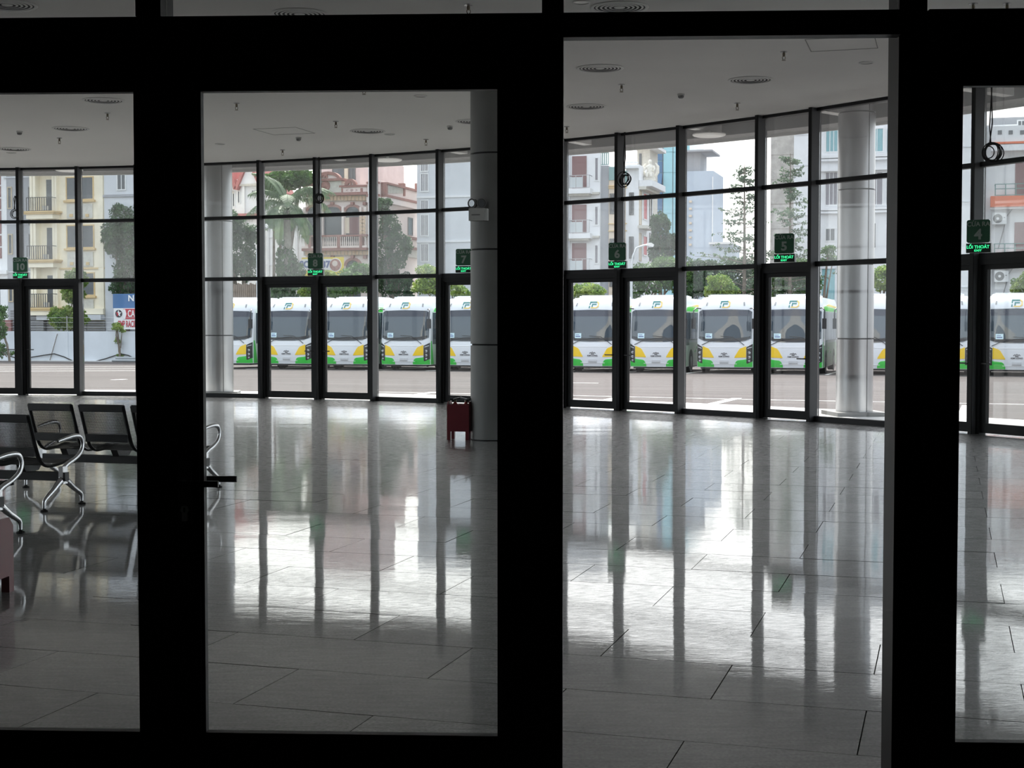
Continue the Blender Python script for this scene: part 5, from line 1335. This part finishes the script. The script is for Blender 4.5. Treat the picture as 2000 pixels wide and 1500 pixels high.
def tree(name, label, Y, blobs_px, m, n=1500, size=.3, seed=1, trunk=True, bark='bark', group=None, cat='tree', flat=.5):
    """blobs_px: (px, py, half width px, half height px) of each leaf mass at distance Y"""
    s = Y / F; bl = []; rr = random.Random(seed)
    lowest = max(blobs_px, key=lambda q: q[1]); base = at_y(lowest[0], 634, Y); z0 = lot_z(base)
    for (px, py, a, b) in blobs_px:
        c = at_y(px, py, Y); bl.append(((c.x - base.x, rr.uniform(-.4, .4), c.z - z0), (a * s, (a * .8 + b * .2) * s, b * s)))
    t = thing(name, label, cat, (base.x, base.y, z0), 0, group)
    sub = []
    for c, r in bl:                            # lumpy crowns: smaller leaf masses round each big one
        sub.append((c, tuple(q * .8 for q in r)))
        for i in range(7):
            a = rr.uniform(0, 6.28); e = rr.uniform(-.7, .9); k = rr.uniform(.55, .8)
            sub.append(((c[0] + r[0] * k * math.cos(a) * math.cos(e), c[1] + r[1] * k * math.sin(a) * math.cos(e), c[2] + r[2] * k * math.sin(e)), tuple(q * rr.uniform(.28, .45) for q in r)))
    v = leaves(sub, int(n * 2.3), size * .64, seed, flat); v[:, 2] = np.maximum(v[:, 2], .05)
    leaf_object('foliage', v, m, t)
    if trunk:
        top = max(bl, key=lambda q: q[0][2])[0]; low = min(bl, key=lambda q: q[0][2])
        r0 = .04 + .014 * top[2]
        MB().tube([(0, 0, 0), (top[0] * .3 + .08, 0, top[2] * .35), (top[0] * .7 - .05, 0, top[2] * .7), top], [r0, r0 * .8, r0 * .55, r0 * .3], 8).build('trunk', bark, t, 60)
        for i, (c, r) in enumerate(bl):
            MB().tube([(c[0] * .3, 0, c[2] * .45), (c[0] * .7, c[1] * .5, c[2] * .8), c], [r0 * .5, r0 * .35, r0 * .2], 6).build('branch', bark, t, 60)
    return t
tree('broadleaf_tree', 'large dark green tree over the blue shop board', 99, [(252, 470, 46, 58), (235, 425, 28, 34), (285, 430, 45, 50), (262, 530, 52, 34), (300, 500, 60, 60), (250, 560, 38, 24), (222, 470, 24, 40)], 'leaf_dark', 6500, .42, 11)
tree('broadleaf_tree', 'small yellowish green tree before the cream house, behind the wall', 96, [(137, 622, 36, 30), (140, 575, 28, 22), (150, 545, 26, 26), (118, 622, 24, 24)], 'leaf_bright', 4200, .32, 12)
tree('creeper_shrub', 'leafy creeper shrub against the wall at the left photo edge', 89.5, [(2, 640, 16, 32), (-6, 610, 18, 22), (0, 685, 12, 22), (18, 690, 10, 6)], 'leaf_mid', 900, .26, 13, cat='shrub')
t = tree('sapling', 'thin sapling with few leaves in front of the white wall', 89.7, [(232, 640, 13, 6), (226, 634, 10, 5), (229, 666, 6, 8), (233, 694, 9, 6), (240, 646, 7, 5)], 'leaf_bright', 260, .24, 14, cat='shrub')
tree('broadleaf_tree', 'dark shrubby tree behind the outside column, left of the lamp', 95, [(470, 470, 40, 42), (440, 440, 40, 40), (478, 520, 36, 40), (430, 520, 44, 44), (410, 470, 40, 50)], 'leaf_dark', 3600, .4, 15)
tree('broadleaf_tree', 'feathery bright tree crown behind the palm top', 101, [(560, 350, 40, 30), (535, 365, 24, 30), (590, 345, 26, 22)], 'leaf_mid', 1900, .45, 16)
tree('round_shrub', 'yellow green shrub under exit sign eight', 88, [(612, 556, 24, 20), (640, 545, 20, 22), (595, 570, 16, 14)], 'leaf_bright', 1100, .27, 17, cat='shrub', group='shrubs behind the buses')
tree('round_shrub', 'dark green shrub before the pink villa arches', 88.5, [(690, 552, 44, 32), (700, 525, 26, 16), (665, 572, 30, 18)], 'leaf_mid', 1900, .3, 18, cat='shrub', group='shrubs behind the buses')
tree('round_shrub', 'bright green tree above the bus left of door seven', 88, [(838, 540, 28, 30), (850, 560, 30, 22), (825, 560, 20, 20), (880, 566, 30, 16), (905, 572, 18, 14)], 'leaf_bright', 2000, .3, 19, cat='shrub', group='shrubs behind the buses')
tree('ivy_thicket', 'tall dark ivy thicket covering the pink wing wall', 100, [(760, 440, 26, 42), (775, 490, 32, 50), (752, 540, 28, 50), (780, 560, 30, 36), (745, 400, 22, 18)], 'leaf_dark', 4200, .36, 20, cat='ivy')
tree('round_shrub', 'bright yellow green shrub above the bus at the left of door six', 88, [(1150, 568, 36, 20), (1130, 572, 26, 18)], 'leaf_bright', 1500, .28, 21, cat='shrub', group='shrubs behind the buses')
tree('hedge_shrub', 'clipped mid green hedge tree right of the curved street lamp', 92, [(1300, 520, 36, 28), (1270, 545, 40, 40), (1325, 540, 36, 44), (1235, 565, 36, 24)], 'leaf_mid', 3400, .32, 22, cat='shrub', group='shrubs behind the buses')
tree('broadleaf_tree', 'dark tree before the blue glass tower', 97, [(1292, 440, 22, 34), (1310, 478, 26, 30), (1288, 490, 24, 40)], 'leaf_dark', 2200, .38, 23)
tree('hedge_shrub', 'long dark green hedge behind the buses at the fixed pane', 92, [(1370, 528, 40, 28), (1420, 525, 40, 26), (1465, 520, 36, 30), (1400, 560, 60, 30), (1350, 560, 40, 34), (1470, 560, 40, 30)], 'leaf_dark', 4200, .34, 24, cat='shrub', group='shrubs behind the buses')
tree('round_shrub', 'bright round shrub above the whole bus', 88, [(1408, 556, 30, 26), (1424, 568, 30, 18), (1392, 568, 20, 18)], 'leaf_bright', 1700, .28, 25, cat='shrub', group='shrubs behind the buses')
tree('hedge_shrub', 'olive green thicket behind the bus of door five', 92, [(1540, 555, 40, 34), (1580, 545, 30, 40), (1510, 560, 30, 30), (1560, 520, 30, 20)], 'leaf_mid', 2400, .32, 26, cat='shrub', group='shrubs behind the buses')
tree('round_shrub', 'small leafy branch of a tree left of the right outside column', 88, [(1618, 492, 20, 14), (1600, 510, 20, 14), (1630, 505, 14, 10)], 'leaf_mid', 420, .3, 27, group='shrubs behind the buses', cat='shrub')
tree('round_shrub', 'yellow green bush right of the right outside column', 88, [(1718, 548, 26, 26), (1730, 530, 26, 14)], 'leaf_bright', 1100, .3, 28, cat='shrub', group='shrubs behind the buses')
tree('round_shrub', 'bright bush under the lower air conditioner at the right edge', 88, [(1998, 562, 26, 26), (2010, 545, 26, 22)], 'leaf_bright', 1300, .28, 29, cat='shrub', group='shrubs behind the buses')
tree('round_shrub', 'low bush between the two rightmost buses', 84, [(1901, 668, 5, 26), (1902, 640, 6, 16)], 'leaf_mid', 420, .22, 30, cat='shrub', group='shrubs behind the buses', trunk=False)

def palm(label, px, pyc, Y, seed):
    c = at_y(px, pyc, Y); base = at_y(px + 4, 634, Y); z0 = lot_z(base); hc = c.z - z0; rr = random.Random(seed)
    t = thing('palm_tree', label, 'palm tree', (base.x, base.y, z0), 0)
    MB().tube([(0, 0, 0), (.05, 0, hc * .3), (-.03, 0, hc * .7), (c.x - base.x, 0, hc - .3)], [.42, .3, .26, .2], 12).build('trunk', 'bark_pale', t, 60)
    MB().tube([(c.x - base.x, 0, hc - .9), (c.x - base.x, 0, hc)], [.26, .14], 10).build('crownshaft', 'leaf_mid', t, 60)
    n = 19
    for i in range(n):
        a = 2 * math.pi * i / n + rr.uniform(-.15, .15); el = rr.choice([1.25, .95, .7, .45, .2, -.25]); L = rr.uniform(3.0, 3.9)
        pts = []; p = Vector((c.x - base.x, 0, hc)); d = Vector((math.cos(a) * math.cos(el), math.sin(a) * math.cos(el), math.sin(el)))
        m = 14
        for k in range(m + 1):
            pts.append(p.copy()); p = p + d * (L / m); d = d + Vector((0, 0, -.135)); d.normalize()
        f = MB(); f.tube(pts, [.035 * (1 - k / (m + 4)) for k in range(m + 1)], 4)
        for k in range(2, m * 3):
            q = k / (m * 3) * m; i0 = int(q); fr = q - i0; b0 = pts[i0].lerp(pts[i0 + 1], fr); tg = (pts[i0 + 1] - pts[i0]).normalized()
            sd = tg.cross(Vector((0, 0, 1)))
            if sd.length < .05: sd = Vector((1, 0, 0))
            sd.normalize(); ll = .95 * math.sin(math.pi * min(1, .12 + .85 * q / m)) * rr.uniform(.8, 1.15)
            for s_ in (-1, 1):
                e1 = b0 + sd * s_ * ll * .5 + tg * ll * .35 + Vector((0, 0, -.12 * ll)); e2 = b0 + sd * s_ * ll * .62 + tg * ll * .55 + Vector((0, 0, -.75 * ll))
                w = tg * .035
                f.add([b0 - w, b0 + w, e1 + w, e1 - w, e2], [(0, 1, 2, 3), (3, 2, 4)])
        f.build('frond', 'leaf_palm', t)
    # dead skirt and creeper on the trunk
    v = leaves([((-.1, -.2, hc * .62), (.75, .6, 1.4)), ((-.55, -.2, hc * .42), (.7, .6, .9)), ((.5, -.1, hc * .5), (.8, .5, 1.6))], 1500, .34, seed, 1.4)
    leaf_object('creeper', v, 'leaf_palm', t)
palm('drooping royal palm with creeper on its trunk left of the pink villa', 560, 402, 94, 5)

def conifer(label, px, ytop, ybase, Y, seed, wpx):
    base = at_y(px, 634, Y); z0 = lot_z(base); top = at_y(px, ytop, Y).z - z0; low = at_y(px, ybase, Y).z - z0; rr = random.Random(seed); s = Y / F
    t = thing('conifer', label, 'tree', (base.x, base.y, z0), 0, 'sparse conifers behind the buses')
    MB().tube([(0, 0, 0), (.04, 0, top * .5), (0, 0, top)], [.16, .1, .02], 8).build('trunk', 'bark', t, 60)
    n = 26
    for i in range(n):
        q = i / (n - 1); z = low + (top - low) * (q * .96 + rr.uniform(-.012, .012)); R_ = wpx * s * (.25 + .75 * (1 - q) ** .8) * (1 - q * .55) * rr.uniform(.5, 1.2) + .15
        br = MB(); fol = []
        for k in range(rr.choice((2, 3, 3))):
            a = rr.uniform(0, 6.28); d = Vector((math.cos(a), math.sin(a) * .8, 0)); l_ = R_ * rr.uniform(.55, 1.15); up = l_ * rr.uniform(-.15, .4)
            tip = Vector((0, 0, z)) + d * l_ + Vector((0, 0, up))
            br.tube([(0, 0, z), (tip.x * .5, tip.y * .5, z + up * .6), tip], [.025, .016, .006], 4)
            for j in range(5):
                c = Vector((0, 0, z)).lerp(tip, .35 + .17 * j); fol.append(((c.x + rr.uniform(-.12, .12), c.y, c.z + rr.uniform(-.12, .16)), (.25, .25, rr.uniform(.06, .15))))
        o = br.build('branch', 'bark', t, 60)
        leaf_object('needles', leaves(fol, 110, .2, seed * 50 + i, .3, .1), 'leaf_conifer', o)
conifer('taller sparse conifer standing out against the white sky', 1452, 318, 575, 90, 3, 105)
conifer('sparse conifer in front of the stone tower', 1541, 300, 585, 91, 4, 90)
